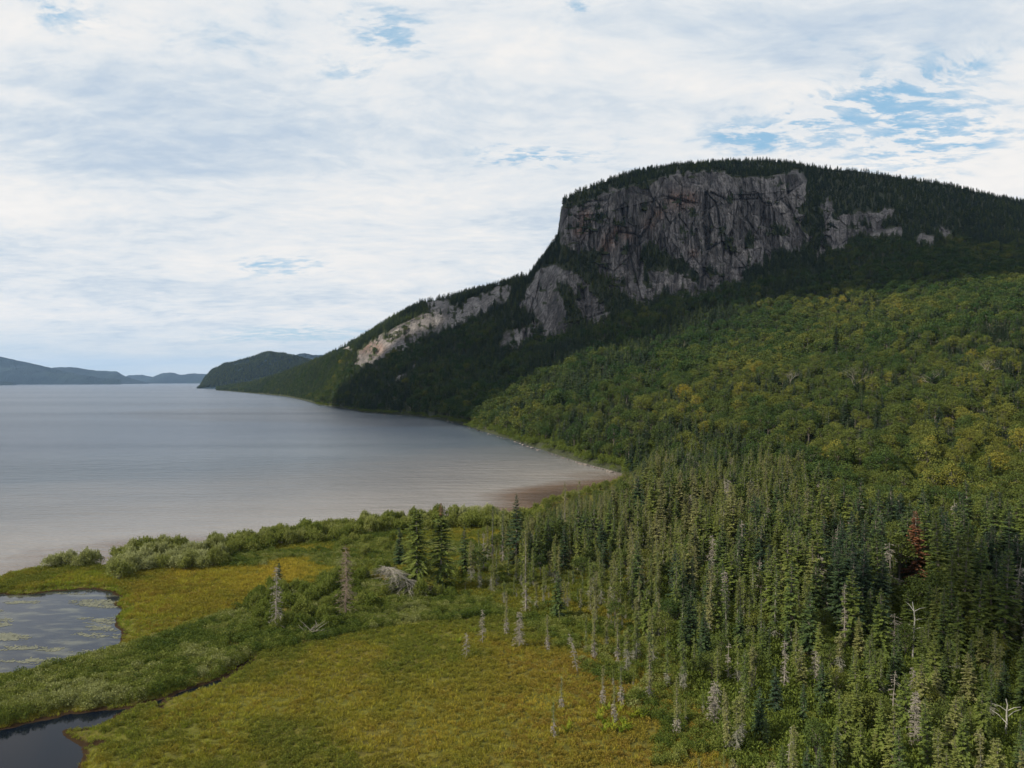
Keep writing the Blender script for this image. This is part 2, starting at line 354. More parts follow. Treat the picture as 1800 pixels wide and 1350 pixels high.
# ------------------------------------------------------------------ lake
ly = np.concatenate([np.linspace(60, 300, 150), np.geomspace(303, 16000, 150)])
lu = np.concatenate([np.linspace(-3.4, -.75, 30), np.linspace(-.74, .35, 170), np.linspace(.4, 1.2, 12)])
U, Y = np.meshgrid(lu, ly); X = U*Y
near = [flat(*p) for p in SH]; rs_ = [flat(*p) for p in [(1096, 836), (1020, 815), (960, 795), (900, 775), (840, 757), (780, 738), (680, 729), (600, 718), (500, 697)]]
dn = sdist(X, Y, near, False); dr = sdist(X, Y, rs_, False)
ppx = 900+F*X/Y
dep = np.minimum(dn/330, .45+dr/90)+.06
corner = np.exp(-((X-30)/26)**2-((Y-215)/42)**2)       # dark peaty corner of the bay
dep = dep*(1-.9*np.clip(corner*1.2, 0, 1))
me = mesh_arr('lake', np.stack([X, Y, 0*X], -1).reshape(-1, 3), grid_quads(len(ly), len(lu)), [M_lake], smooth=True, attrs={'depth': np.clip(dep, 0, 1).ravel()})
tag(obj('lake', me), kind='structure', label='long grey blue lake, sandy brown in the near shallows')

# ------------------------------------------------------------------ the mountain, lofted through rows of true distances
PX = [380, 440, 500, 560, 600, 640, 700, 740, 800, 850, 900, 930, 960, 981, 990, 1010, 1050, 1100, 1150, 1200, 1250, 1300, 1350, 1400, 1440, 1490, 1570, 1660, 1800, 2100, 2600]
def sh_y(p): return np.interp(p, [380, 395, 500, 530, 600, 620, 680, 720, 780, 840, 900, 960, 1020, 1096], [686.3, 687.3, 697, 708, 718, 724, 729, 731, 738, 757, 775, 795, 815, 835])
foot = [(F*(H+.5)/(sh_y(p)-HY) if p <= 1096 else np.interp(p, [1096, 1200, 1300, 1400, 1600, 1800, 2600], [272, 235, 215, 200, 185, 175, 150])) for p in PX]
#        D1    y1   D2   y2    Db   yb   Dn   yn   Dt   yt   Dc   yc
ROWS = {380: (2800, 685.5, 2850, 684.5, 2900, 684, 2920, 683.8, 2940, 683.5, 3000, 683),
 440: (2250, 684, 2300, 681, 2350, 678, 2370, 677, 2400, 676, 2480, 675),
 500: (1700, 686, 1750, 680, 1800, 672, 1830, 669, 1870, 664, 1960, 657),
 560: (1250, 688, 1330, 676, 1400, 660, 1430, 655, 1480, 645, 1600, 634),
 600: (950, 694, 1040, 672, 1130, 648, 1150, 640, 1200, 625, 1340, 615),
 640: (890, 692, 970, 664, 1060, 636, 1090, 620, 1120, 605, 1280, 592),
 700: (810, 690, 890, 652, 1000, 606, 1030, 590, 1060, 571, 1210, 555),
 740: (770, 690, 860, 645, 1000, 586, 1030, 570, 1060, 552, 1180, 533),
 800: (690, 690, 810, 640, 990, 560, 1010, 548, 1040, 534, 1150, 520),
 850: (630, 690, 770, 635, 960, 543, 980, 530, 1010, 517, 1120, 508),
 900: (560, 690, 720, 630, 890, 550, 940, 520, 980, 503, 1060, 495),
 930: (530, 690, 690, 630, 790, 598, 880, 520, 930, 492, 980, 486),
 960: (500, 690, 660, 630, 775, 602, 850, 500, 905, 455, 940, 446),
 981: (485, 690, 640, 630, 770, 592, 850, 470, 890, 425, 915, 418),
 990: (475, 690, 635, 628, 765, 586, 855, 445, 895, 363, 920, 354),
 1010: (465, 690, 625, 625, 765, 575, 850, 445, 885, 357, 925, 343),
 1050: (440, 692, 610, 620, 760, 555, 835, 465, 868, 348, 945, 324),
 1100: (400, 698, 590, 618, 765, 528, 820, 470, 862, 330, 970, 308),
 1150: (390, 700, 580, 614, 770, 528, 820, 470, 868, 316, 990, 298),
 1200: (380, 700, 575, 608, 780, 518, 825, 460, 880, 307, 1000, 290),
 1250: (380, 697, 572, 602, 790, 512, 832, 450, 890, 299, 1015, 286),
 1300: (380, 692, 570, 596, 810, 490, 845, 440, 905, 311, 1030, 284),
 1350: (378, 688, 568, 590, 845, 452, 865, 425, 915, 313, 1040, 283),
 1400: (375, 682, 566, 582, 868, 434, 885, 412, 930, 308, 1050, 288),
 1440: (372, 678, 564, 576, 868, 446, 890, 420, 935, 360, 1058, 295),
 1490: (368, 672, 562, 566, 880, 424, 895, 408, 940, 374, 1070, 299),
 1570: (362, 664, 560, 550, 895, 396, 905, 385, 940, 366, 1085, 311),
 1660: (355, 655, 558, 535, 880, 408, 900, 398, 945, 382, 1095, 326),
 1800: (340, 640, 555, 512, 870, 412, 900, 402, 950, 390, 1105, 356),
 2100: (330, 622, 545, 500, 860, 445, 890, 440, 950, 435, 1110, 420),
 2600: (320, 605, 540, 530, 860, 515, 900, 512, 950, 508, 1110, 500)}
RA = np.array([ROWS[p] for p in PX], float)
px = np.concatenate([np.arange(380, 900, 2.), np.arange(900, 1600, 1.), np.arange(1600, 1900, 2.), np.arange(1900, 2600, 8.)])
def sm(a):      # interpolate, then a light smoothing to take the corners off
    v = np.interp(px, PX, a); return v
D = [sm(foot)]; Yr = []
fz = np.where(px <= 1100, -.5, .1)
yy0 = HY+F*(H-fz)/D[0]
Dl = [D[0], D[0]+2.5]; Yl = [yy0, HY+F*(H-.9)/(D[0]+2.5)]
for k in range(6): Dl.append(sm(RA[:, 2*k])); Yl.append(sm(RA[:, 2*k+1]))
Dl = np.array(Dl); Yl = np.array(Yl); Zl = H-Dl*(Yl-HY)/F
Dl = np.vstack([Dl, Dl[-1]+90, Dl[-1]+500]); Zl = np.vstack([Zl, Zl[-1]-14, Zl[-1]*.45-20])
cnt = [3, 40, 44, 50, 70, 150, 30, 6, 5]
TD, TZ, TK = [], [], []
for k, c in enumerate(cnt):
    e = k == len(cnt)-1
    for s_ in np.linspace(0, 1, c, endpoint=False) if not e else np.linspace(0, 1, c):
        TD.append(Dl[k]*(1-s_)+Dl[k+1]*s_)
        q = s_ if k not in (1, 2, 3) else s_
        TZ.append(Zl[k]*(1-q)+Zl[k+1]*q); TK.append(k+s_)
TD = np.array(TD); TZ = np.array(TZ); TK = np.array(TK)[:, None]+0*TD
# soften kinks between slope rows
for it in range(6):
    for A in (TD, TZ):
        B = A.copy(); B[1:-1] = .25*A[:-2]+.5*A[1:-1]+.25*A[2:]
        mask = (TK > 1.3) & (TK < 3.6); A[mask] = B[mask]
PXg = px[None, :]+0*TD
YI = HY+F*(H-TZ)/TD            # photo row of every point, used for the rock outlines
ROCK = [
 [(983, 362), (1010, 355), (1050, 348), (1072, 327), (1100, 331), (1140, 331), (1150, 315), (1190, 306), (1225, 303), (1250, 298), (1275, 301), (1290, 314), (1340, 313), (1365, 311), (1400, 301), (1414, 309), (1417, 335), (1403, 365),
  (1413, 385), (1405, 405), (1425, 415), (1400, 434), (1360, 437), (1335, 462), (1302, 470), (1311, 489), (1270, 498), (1235, 514), (1200, 518), (1170, 506), (1140, 532), (1110, 522), (1070, 492), (1050, 472), (1060, 445), (1040, 430), (1010, 438), (995, 427), (983, 420)],
 [(945, 478), (975, 466), (1000, 474), (1030, 490), (1045, 520), (1075, 548), (1060, 562), (1010, 572), (985, 590), (935, 604), (914, 592), (925, 562), (913, 542), (930, 505)],
 [(1434, 446), (1452, 402), (1443, 366), (1456, 350), (1466, 386), (1490, 379), (1530, 369), (1573, 368), (1560, 386), (1510, 402), (1490, 420), (1466, 440)],
 [(1608, 425), (1622, 408), (1642, 414), (1636, 428)], [(1650, 400), (1663, 402), (1678, 420), (1660, 418)], [(1540, 400), (1582, 398), (1588, 410), (1550, 412)], [(1520, 408), (1545, 396), (1560, 404), (1530, 416)],
 [(616, 636), (640, 612), (655, 603), (690, 576), (720, 562), (760, 548), (800, 536), (830, 524), (870, 510), (902, 499), (898, 514), (880, 522), (840, 541), (800, 560), (760, 578), (700, 604), (675, 618), (655, 632)],
 [(748, 532), (785, 528), (795, 538), (765, 545)], [(878, 592), (905, 578), (925, 596), (900, 602)],
 [(592, 610), (612, 596), (620, 592), (612, 604)]]
GREEN = [[(1128, 440), (1142, 420), (1160, 438), (1200, 456), (1226, 480), (1226, 498), (1195, 482), (1165, 474), (1135, 480), (1150, 515), (1128, 500)],
 [(1310, 412), (1326, 416), (1328, 436), (1312, 430)], [(1048, 492), (1060, 480), (1078, 505), (1100, 528), (1085, 540), (1060, 520)],
 [(985, 498), (1003, 505), (1012, 540), (1030, 556), (1005, 552), (990, 530)], [(1270, 424), (1286, 430), (1300, 445), (1285, 446)],
 [(1355, 395), (1380, 402), (1385, 420), (1360, 412)], [(1240, 470), (1262, 478), (1250, 495)], [(735, 540), (742, 548), (765, 546), (745, 552)], [(905, 560), (925, 545), (945, 560), (930, 580)],
 [(800, 540), (820, 534), (815, 545)], [(700, 580), (706, 588), (688, 600)], [(1195, 395), (1205, 400), (1200, 412)]]
jx = PXg+9*(fbm(PXg*.11, YI*.11, 3, 61)-.5)*2; jy = YI+9*(fbm(PXg*.11, YI*.11, 3, 62)-.5)*2
rock = np.zeros(TD.shape, bool)
for p in ROCK: rock |= in_poly(jx, jy, p) | in_poly(jx, jy-7, p) | (in_poly(jx, jy-13, p) & (PXg < 912))
for p in GREEN: rock &= ~in_poly(jx, jy, p)
ledge = (fbm(PXg*.03+YI*.01, YI*.11, 4, 63) > .66) & (PXg < 1100)
rock &= ~(((fbm(PXg*.06, YI*.09, 4, 64) > .725) | ledge) & (PXg > 912))
rock &= (TK > 2.2) & (TK < 7)
rock = rock.astype(float)
for it in range(1):
    r = rock.copy(); r[1:-1, 1:-1] = (rock[1:-1, 1:-1]*2+rock[:-2, 1:-1]+rock[2:, 1:-1]+rock[1:-1, :-2]+rock[1:-1, 2:])/6; rock = r
scar = in_poly(jx, jy, [(668, 692), (700, 668), (735, 640), (765, 628), (758, 640), (720, 662), (690, 690)]) & (fbm(PXg*.1, YI*.1, 3, 71) > .5)
rock *= ~((PXg < 912) & (fbm(PXg*.16, YI*.22, 4, 68) > .64))
pale = np.where(PXg < 915, .85, 0.)*rock+np.clip(sstep(1425, 1445, PXg)*.5, 0, 1)*rock
pale += rock*.6*((PXg < 1080) & (YI > 455))*sstep(.4, .6, fbm(PXg*.03, YI*.03, 3, 66))
pale += rock*.55*sstep(.52, .62, fbm(PXg*.035, YI*.02, 3, 67))*sstep(380, 440, YI)
pale = np.clip(pale, 0, 1); rock = np.maximum(rock, scar*.9); pale = np.maximum(pale, scar*.5)
# cliff relief: columns, blocks, overhanging bands
Xw = TD*(PXg-900)/F; Sx = PXg*.69
lean = .0*TZ
v1, e1 = cell_noise(Sx/24+.15*fbm(TZ/40, Sx/40, 2, 3), TZ/55+.2*fbm(Sx/50, TZ/60, 2, 4), 11)
v2, e2 = cell_noise(Sx/8, TZ/24, 12)
v3, e3 = cell_noise(Sx/4.2, TZ/9, 13)
rdg = 1-abs(2*fbm(Sx/5.5, TZ/75, 3, 25)-1)
relief = (v1-.5)*7+(v2-.5)*6+(v3-.5)*3.2-5*rdg**4+(fbm(Sx/55, TZ/90, 4, 21)-.5)*16+(fbm(Sx/6, TZ/30, 4, 22)-.5)*6
relief -= 3.2*np.exp(-(e1/.05)**2)+1.6*np.exp(-(e2/.07)**2)
crack = np.clip(.75*np.exp(-(e1/.035)**2)*sstep(.42, .6, fbm(Sx/30, TZ/30, 3, 23))+.55*np.exp(-(e2/.045)**2)*sstep(.45, .65, fbm(Sx/22, TZ/22, 3, 24)), 0, 1)
# named features of the wall: long vertical gullies and overhang arcs
for (pts, wd, dp) in (([(1262, 300), (1240, 340), (1236, 400), (1242, 450), (1232, 505)], 3.2, 8), ([(1148, 352), (1165, 345), (1190, 352), (1222, 358)], 3, 7), ([(1075, 420), (1088, 408), (1115, 412), (1124, 420), (1140, 400), (1150, 375)], 2.6, 6),
                      ([(1124, 418), (1126, 460), (1122, 500)], 3, 7), ([(1300, 330), (1305, 380), (1322, 400)], 2.4, 5), ([(1020, 372), (1040, 362), (1060, 366)], 2.5, 5), ([(1018, 420), (1035, 395), (1045, 370)], 2, 4),
                      ([(1335, 320), (1340, 380), (1330, 410)], 2, 5), ([(1370, 315), (1372, 350), (1390, 370)], 2, 4), ([(1250, 340), (1280, 352), (1330, 350)], 2, 4), ([(960, 510), (965, 550), (950, 590)], 2.5, 5), ([(1190, 350), (1185, 400), (1195, 450)], 1.8, 3)):
    dd = sdist(PXg+3*(fbm(PXg*.2, YI*.2, 2, 31)-.5), YI+3*(fbm(PXg*.2, YI*.2, 2, 32)-.5), pts, False)
    relief -= dp*np.exp(-(dd/wd)**2); crack = np.maximum(crack, .8*np.exp(-(dd/(wd*.55))**2))
crack *= rock; block = .45*v1+.33*v2+.22*v3
rust = np.zeros(TD.shape)
for (a, b, r1) in ((1070, 425, 14), (1085, 405, 12), (1190, 352, 18), (1215, 350, 12), (1155, 375, 12), (1140, 395, 10), (1020, 405, 12), (1030, 380, 12), (1105, 415, 10), (1220, 445, 8), (1250, 480, 6), (640, 610, 14), (665, 612, 12), (1060, 440, 8)):
    rust += np.exp(-((PXg-a)**2+(YI-b)**2)/r1**2)
wall = sstep(2.7, 3.1, TK)*(1-sstep(5.9, 6.1, TK))
edge = sstep(983, 1010, PXg)+(1-sstep(940, 975, PXg))          # hold the nose of the cliff to its outline
amp = np.where(PXg < 915, .28, 1.)*wall*(.25+.75*rock)*np.clip(edge, .25, 1)
amp *= np.where(TK > 5.75, .5, 1)
relief = np.clip(relief, -16, 14)
D2 = TD-relief*amp
slope = (sstep(1.2, 2, TK))*(1-wall)
Zb = TZ+slope*np.clip(D2/600, .3, 1.2)*9*(fbm(Xw/60, TD/60, 4, 41)-.5)*np.where(TK > 6.05, .5, 1)
XW = D2*(PXg-900)/F
ZW = Zb+(TD-D2)*(YI-HY)/F*(wall > 0)                           # slide along the sight line so outlines stay put
Vm = np.stack([XW, D2, ZW], -1)
me = mesh_arr('mountain', Vm.reshape(-1, 3), grid_quads(*TD.shape), [M_mtn], smooth=False,
              attrs={'rock': rock.ravel(), 'pale': pale.ravel(), 'crack': crack.ravel(), 'rust': np.clip(rust, 0, 1).ravel(), 'block': block.ravel()})
mtn = tag(obj('mountain', me), kind='structure', label='forested mountain with a tall grey rock wall above the lake')
def on_slope(ppx, ppy):
    """the point of the mountain seen at that photo position"""
    c = int(np.argmin(abs(px-ppx))); rr = np.where(YI[:, c] <= ppy)[0]
    r = rr[0] if len(rr) else 0
    return Vm[r, c]
# ------------------------------------------------------------------ hills beyond
def hill(name, sil, D0, depth, label, m=M_far, shore=None, sx=3, tree=6, rough=1.):
    xs = np.arange(sil[0][0], sil[-1][0]+.1, sx); ys = np.interp(xs, [p[0] for p in sil], [p[1] for p in sil])
    n = 46; Vv = []; t = np.linspace(0, 1, n)[:, None]
    Dg = D0+depth*t+0*xs; crest = (HY-ys)*(D0+depth*.62)/F+H
    prof = np.where(t < .62, np.sin(np.clip(t/.62, 0, 1)*np.pi/2)**.85, 1-.8*((t-.62)/.38)**2)
    Zg = -2+(crest[None, :]+2)*prof
    Xg = Dg*(xs[None, :]-900)/F
    Zg = Zg+(fbm(Xg/(D0*.05), Dg/(D0*.05), 4, 51)-.5)*crest.max()*.32*np.clip(prof, 0, 1)*(t < .55)*rough
    Zg = Zg+(fbm(Xg/(D0*.006), Dg/(D0*.02), 3, 52)-.5)*tree*(t > .03)
    me = mesh_arr(name, np.stack([Xg, Dg, Zg], -1).reshape(-1, 3), grid_quads(n, len(xs)), [m], smooth=True)
    o = obj(name, me); tag(o, kind='structure', label=label); return np.stack([Xg, Dg, Zg], -1)
HA = hill('headland', [(346, 686), (350, 682), (358, 668), (372, 652), (395, 642), (430, 634), (455, 625), (470, 621), (500, 625), (520, 631), (560, 640), (620, 650), (760, 650)], 3450, 800, 'steep dark headland on the right bank', sx=1.5, tree=12, rough=1.0)
hill('hills', [(-1500, 545), (-900, 560), (-500, 585), (-200, 600), (0, 627), (60, 640), (110, 652), (160, 664), (195, 672), (215, 677)], 7600, 1400, 'long wooded hill on the left bank', tree=16)
hill('hills', [(40, 660), (95, 646), (120, 645), (150, 649), (175, 653), (200, 657), (230, 668), (262, 676)], 9200, 1200, 'low blue hill behind the left bank', tree=18, sx=2)
hill('hills', [(120, 668), (155, 654), (175, 652), (205, 654), (222, 664), (240, 672), (280, 673), (300, 676)], 10200, 1100, 'rounded blue hill at the lake head', tree=18, sx=2)
hill('hills', [(200, 670), (228, 661), (250, 660), (272, 663), (300, 668), (340, 676)], 12500, 1200, 'faint blue ridge at the lake head', tree=20, sx=2)
hill('hills', [(255, 672), (272, 661), (288, 656), (305, 656), (318, 659), (335, 657), (355, 657), (420, 662)], 11300, 1200, 'blue hills closing the lake', tree=20, sx=2)
hill('hills', [(480, 650), (520, 628), (535, 624), (560, 625), (575, 624), (600, 612), (680, 610)], 5200, 900, 'blue green ridge behind the mountain', tree=12, sx=2)
hill('hills', [(-500, 660), (-60, 664), (-10, 668), (20, 672), (32, 678)], 6200, 500, 'dark low point on the left bank', tree=14)

# ------------------------------------------------------------------ plant builders (all faces are quads)
class MB:
    def __init__(s): s.V = []; s.Q = []; s.M = []; s.C = []; s.n = 0
    def add(s, V, Q, m=0, c=.5):
        V = np.asarray(V, float).reshape(-1, 3); Q = np.asarray(Q).reshape(-1, 4)
        s.V.append(V); s.Q.append(Q+s.n); s.M.append(np.full(len(Q), m)); s.C.append(np.broadcast_to(np.asarray(c, float), (len(V),))); s.n += len(V)
    def tube(s, pts, rad, m=0, sides=5, c=.5):
        pts = np.asarray(pts, float); n = len(pts); d = np.gradient(pts, axis=0); d /= np.linalg.norm(d, axis=1)[:, None]+1e-9
        ref = np.where(abs(d[:, 2:3]) < .9, [[0, 0, 1.]], [[1., 0, 0]]); a = np.cross(d, ref); a /= np.linalg.norm(a, axis=1)[:, None]+1e-9; b = np.cross(d, a)
        th = np.arange(sides)*2*np.pi/sides; rad = np.broadcast_to(rad, (n,))
        V = pts[:, None]+rad[:, None, None]*(np.cos(th)[None, :, None]*a[:, None]+np.sin(th)[None, :, None]*b[:, None])
        i = np.arange(n*sides).reshape(n, sides); j = np.roll(i, -1, 1)
        s.add(V, np.stack([i[:-1], j[:-1], j[1:], i[1:]], -1), m, c)
    def cards(s, base, dirv, length, width, m=1, c=.5, r=None, nrm=None):
        """diamond leaves: base point, direction, length, width"""
        n = len(base); dirv = dirv/(np.linalg.norm(dirv, axis=1)[:, None]+1e-9)
        rv = (r or rng).normal(size=(n, 3)) if nrm is None else nrm; sd_ = np.cross(dirv, rv); sd_ /= np.linalg.norm(sd_, axis=1)[:, None]+1e-9
        L = np.broadcast_to(length, (n,))[:, None]; W = np.broadcast_to(width, (n,))[:, None]
        mid = base+dirv*L*.5; V = np.stack([base, mid+sd_*W*.5, base+dirv*L, mid-sd_*W*.5], 1)
        s.add(V, np.arange(n*4).reshape(n, 4), m, np.repeat(np.broadcast_to(c, (n,)), 4))
    def mesh(s, name, mats):
        return mesh_arr(name, np.concatenate(s.V), np.concatenate(s.Q), mats, np.concatenate(s.M), attrs={'clump': np.concatenate(s.C)})

def spruce(h, rad, seed, lod=1., bare=.0, sparse=0., club=0., droop=.35, mats=(M_bark, M_spruce), fol=1., card=.36, leanx=0., tipred=0., twig=0., pw=.80):
    """returns (trunk, crown) builders; crown slot 0 = wood, 1 = needles"""
    r = np.random.default_rng(seed); tr = MB(); cr = MB()
    k = 7; zt = np.linspace(0, 1, k); wob = (r.random((k, 2))-.5)*.10*h*.12; wob[0] = 0
    axis = np.stack([wob[:, 0]+leanx*h*zt**1.2, wob[:, 1], h*zt], -1)
    tr.tube(axis, h*.0135*(1-zt)**.8+.012, 0, 6)
    def at(z): return np.array([np.interp(z, axis[:, 2], axis[:, i]) for i in range(3)])
    z = max(.04, bare*.25)*h; step = .33/lod*np.clip(h/10, .55, 1.2)
    while z < h*.985:
        f = z/h
        L = rad*((1-f)**pw)*(1-.25*math.exp(-(f/.09)**2))+.10
        if club: L = rad*(.55*(1-f)**.6+club*math.exp(-((f-.88)/.09)**2))*min(1, (1-f)*14+.25)+.05
        nb = max(3, int(round((6.5 if lod > .6 else 5)*(1-sparse*.4))))
        deadf = bare > 0 and f < bare*(.85+.3*r.random())
        for b in range(nb):
            if r.random() < sparse*.45: continue
            az = r.random()*6.283; Lb = L*(.65+.55*r.random()); o = at(np.clip(z+r.normal()*.16, .02, h*.99))
            up = .32*f-.06 if not club else .05; dr = droop*(1-f*.7)
            s_ = np.linspace(0, 1, 4); u = np.array([math.cos(az), math.sin(az)])
            P_ = np.stack([o[0]+u[0]*Lb*s_, o[1]+u[1]*Lb*s_, o[2]+Lb*(up*s_-dr*s_**2+.12*s_**4)], -1)
            if lod > .6 or deadf: cr.tube(P_, np.array([.016, .012, .008, .004])*(1+h*.04), 0 if deadf else 2, 3)
            cc = r.random()
            if deadf:
                if lod > .6:
                    n = int(4+4*twig); q = r.random(n)*.85+.15; B = np.stack([np.interp(q, s_, P_[:, i]) for i in range(3)], -1)
                    a2 = az+r.choice([-1, 1], n)*(.5+.6*r.random(n)); dv = np.stack([np.cos(a2), np.sin(a2), -.35-.4*r.random(n)], -1)
                    cr.cards(B, dv, 0.16+.25*Lb*r.random(n), .028+.03*twig, 0, cc, r)
                continue
            n = max(4, int(22*lod*np.clip(Lb, .45, 1.8)*fol)); q = (np.arange(n)+r.random(n))/n*.92+.08
            B = np.stack([np.interp(q, s_, P_[:, i]) for i in range(3)], -1)+r.normal(size=(n, 3))*.03
            sgn = np.where(np.arange(n) % 2, 1, -1); a2 = az+sgn*(.95-.55*q+.25*r.normal(size=n))
            dv = np.stack([np.cos(a2), np.sin(a2), -.22-.25*r.random(n)+.5*f], -1)
            ln = card/lod**.6*(1.1-.45*q)*(.8+.4*r.random(n))*np.clip(Lb+.25, .4, 1.15)
            mi = 1
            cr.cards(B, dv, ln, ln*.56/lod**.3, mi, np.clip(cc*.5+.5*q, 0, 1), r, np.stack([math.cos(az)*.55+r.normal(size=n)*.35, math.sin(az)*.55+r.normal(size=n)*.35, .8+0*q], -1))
        z += step*(.8+.4*r.random())*(1-.35*f)
    # leader
    n = int(14*max(lod, .5)); q = r.random(n); B = np.stack([at(h*(.93+.07*a)) for a in q]); az = r.random(n)*6.283
    cr.cards(B, np.stack([np.cos(az)*.5, np.sin(az)*.5, .7+0*az], -1), .22/lod**.5, .10/lod**.5, 1, .5, r)
    return tr, cr
def dead_conifer(h, rad, seed, dens=1., leanx=0., stub=.0):
    r = np.random.default_rng(seed); tr = MB(); cr = MB(); zt = np.linspace(0, 1, 7)
    axis = np.stack([leanx*h*zt+(r.random(7)-.5)*.02*h, (r.random(7)-.5)*.02*h, h*zt], -1); axis[0, :2] = 0
    tr.tube(axis, h*.013*(1-zt)**.8+.014, 0, 6)
    for i in range(int(15*h**.8*dens)):
        f = .12+.86*r.random()**.9; o = np.array([np.interp(f*h, axis[:, 2], axis[:, k]) for k in range(3)])
        az = r.random()*6.283; L = rad*(1-f*.8)*(.35+.8*r.random())+.08; s_ = np.linspace(0, 1, 4)
        P_ = np.stack([o[0]+math.cos(az)*L*s_, o[1]+math.sin(az)*L*s_, o[2]+L*(.05*s_-.5*s_**2+.12*s_**3)], -1)
        cr.tube(P_, np.array([.018, .013, .009, .004])*(1+.03*h), 0, 3)
        n = 9; q = r.random(n)*.85+.15; B = np.stack([np.interp(q, s_, P_[:, k]) for k in range(3)], -1); a2 = az+r.choice([-1, 1], n)*(.4+.7*r.random(n))
        cr.cards(B, np.stack([np.cos(a2), np.sin(a2), -.5*r.random(n)], -1), .15+.4*L*r.random(n), .045, 0, .5, r)
    return tr, cr
def broadleaf(h, cr_w, seed, nclump=18, m=90, card=.42, base=.25, flatn=.8, mats=None):
    r = np.random.default_rng(seed); tr = MB(); cr = MB()
    zt = np.linspace(0, 1, 6); top = h*.72
    ax = np.stack([(r.random(6)-.5)*.25*zt, (r.random(6)-.5)*.25*zt, top*zt], -1); tr.tube(ax, h*.016*(1-zt*.75), 0, 6)
    cz = h*(base+1)/2; hz = h*(1-base)/2
    for i in range(nclump):
        f = (i+.5)/nclump; ph = i*2.39996+r.random()*.5; zc_ = 1-1.75*f
        rr = math.sqrt(max(0, 1-zc_**2)); k = .58+.34*r.random()
        c = np.array([math.cos(ph)*rr*cr_w/2*k, math.sin(ph)*rr*cr_w/2*k, cz+zc_*hz*k*flatn])
        rc = cr_w*(.12+.15*r.random())*(18/nclump)**.3; cc = .25+.5*r.random()
        o = np.array([0, 0, h*(.25+.4*r.random())]); s_ = np.linspace(0, 1, 4)[:, None]
        P_ = o*(1-s_)+c*s_+np.array([0, 0, .3])*np.sin(s_*3.14); tr.tube(P_, h*.006*(1-s_[:, 0]*.8), 0, 4)
        nm = int(m*(.8+.4*r.random())); n3 = r.normal(size=(nm, 3)); n3 /= np.linalg.norm(n3, axis=1)[:, None]
        n3[:, 2] = np.where(n3[:, 2] < -.3, -n3[:, 2]*.5, n3[:, 2])
        B = c+n3*rc*np.array([1.1, 1.1, .78])*(.55+.5*r.random((nm, 1))**.5)
        dv = n3*.35+r.normal(size=(nm, 3))*.6
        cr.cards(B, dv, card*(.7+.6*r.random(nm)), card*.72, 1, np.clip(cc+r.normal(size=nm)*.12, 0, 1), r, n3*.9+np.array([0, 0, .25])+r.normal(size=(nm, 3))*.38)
    return tr, cr
def bare_tree(h, seed, spread=.5, depth=4, lean=0.):
    r = np.random.default_rng(seed); tr = MB(); br = MB()
    def grow(p, d, L, rad, lv):
        n = 4; pts = [p]; dd = d.copy()
        for i in range(n): dd = dd+r.normal(size=3)*.10; dd /= np.linalg.norm(dd); pts.append(pts[-1]+dd*L/n)
        (tr if lv == 0 else br).tube(pts, np.linspace(rad, rad*.6, n+1), 0, 5 if lv < 2 else 3)
        if lv < depth:
            for i in range(3 if lv < 2 else 3):
                a = r.normal(size=3); a -= a.dot(dd)*dd; a /= np.linalg.norm(a); nd = dd*(1-spread*.5)+a*spread*(.6+.6*r.random()); nd[2] += .15; nd /= np.linalg.norm(nd)
                grow(pts[-1-(i > 1)], nd, L*(.62+.2*r.random()), rad*.55, lv+1)
    grow(np.zeros(3), np.array([lean, 0, 1.]), h*.42, h*.015, 0)
    return tr, br
def bush(wd, h, seed, n=1900, card=.20, m=1, stems=9, lobes=15):
    r = np.random.default_rng(seed); b = MB(); per = n//lobes
    for i in range(lobes):
        az = i*2.4+r.random(); q = math.sqrt((i+.4)/lobes)*.62
        q *= 1.15; c = np.array([math.cos(az)*wd/2*q, math.sin(az)*wd/2*q, h*(.60-.38*q+.34*(r.random()-.3))]); rc = np.array([wd*.17, wd*.17, h*.27])*(.6+.85*r.random())
        b.tube(np.array([[0, 0, 0], c*[.5, .5, .45], c]), [.035, .025, .012], 0, 4)
        n3 = r.normal(size=(per, 3)); n3 /= np.linalg.norm(n3, axis=1)[:, None]; n3[:, 2] = np.where(n3[:, 2] < -.55, -n3[:, 2], n3[:, 2])
        B = c+n3*rc*(.5+.55*r.random((per, 1))**.6); B[:, 2] = np.maximum(B[:, 2], .05)
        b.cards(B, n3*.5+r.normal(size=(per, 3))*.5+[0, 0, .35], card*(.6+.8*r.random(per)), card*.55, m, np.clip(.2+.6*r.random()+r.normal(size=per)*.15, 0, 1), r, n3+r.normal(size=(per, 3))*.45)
        for q in range(5):      # ragged shoots above the lobe
            a_ = r.random()*6.283; o_ = c+rc*[math.cos(a_)*.7*r.random(), math.sin(a_)*.7*r.random(), .75]; t_ = np.linspace(0, 1, 12)[:, None]
            P_ = o_+np.array([r.normal()*.18, r.normal()*.18, .38+.25*r.random()])*t_
            b.cards(P_, r.normal(size=(12, 3))*.5+[0, 0, .7], card*(1.1-.5*t_[:, 0]), card*.45, m, .75, r)
    return b
def tuft(n, h, spread, seed, wdt=.035, lean=.5):
    r = np.random.default_rng(seed); b = MB(); az = r.random(n)*6.283; q = r.random(n)**.5*spread
    B = np.stack([np.cos(az)*q, np.sin(az)*q, 0*q], -1); a2 = az+r.normal(size=n)
    b.cards(B, np.stack([np.cos(a2)*lean, np.sin(a2)*lean, 1+0*a2], -1)+r.normal(size=(n, 3))*.15, h*(.6+.6*r.random(n)), wdt, 1, r.random(n), r)
    return b
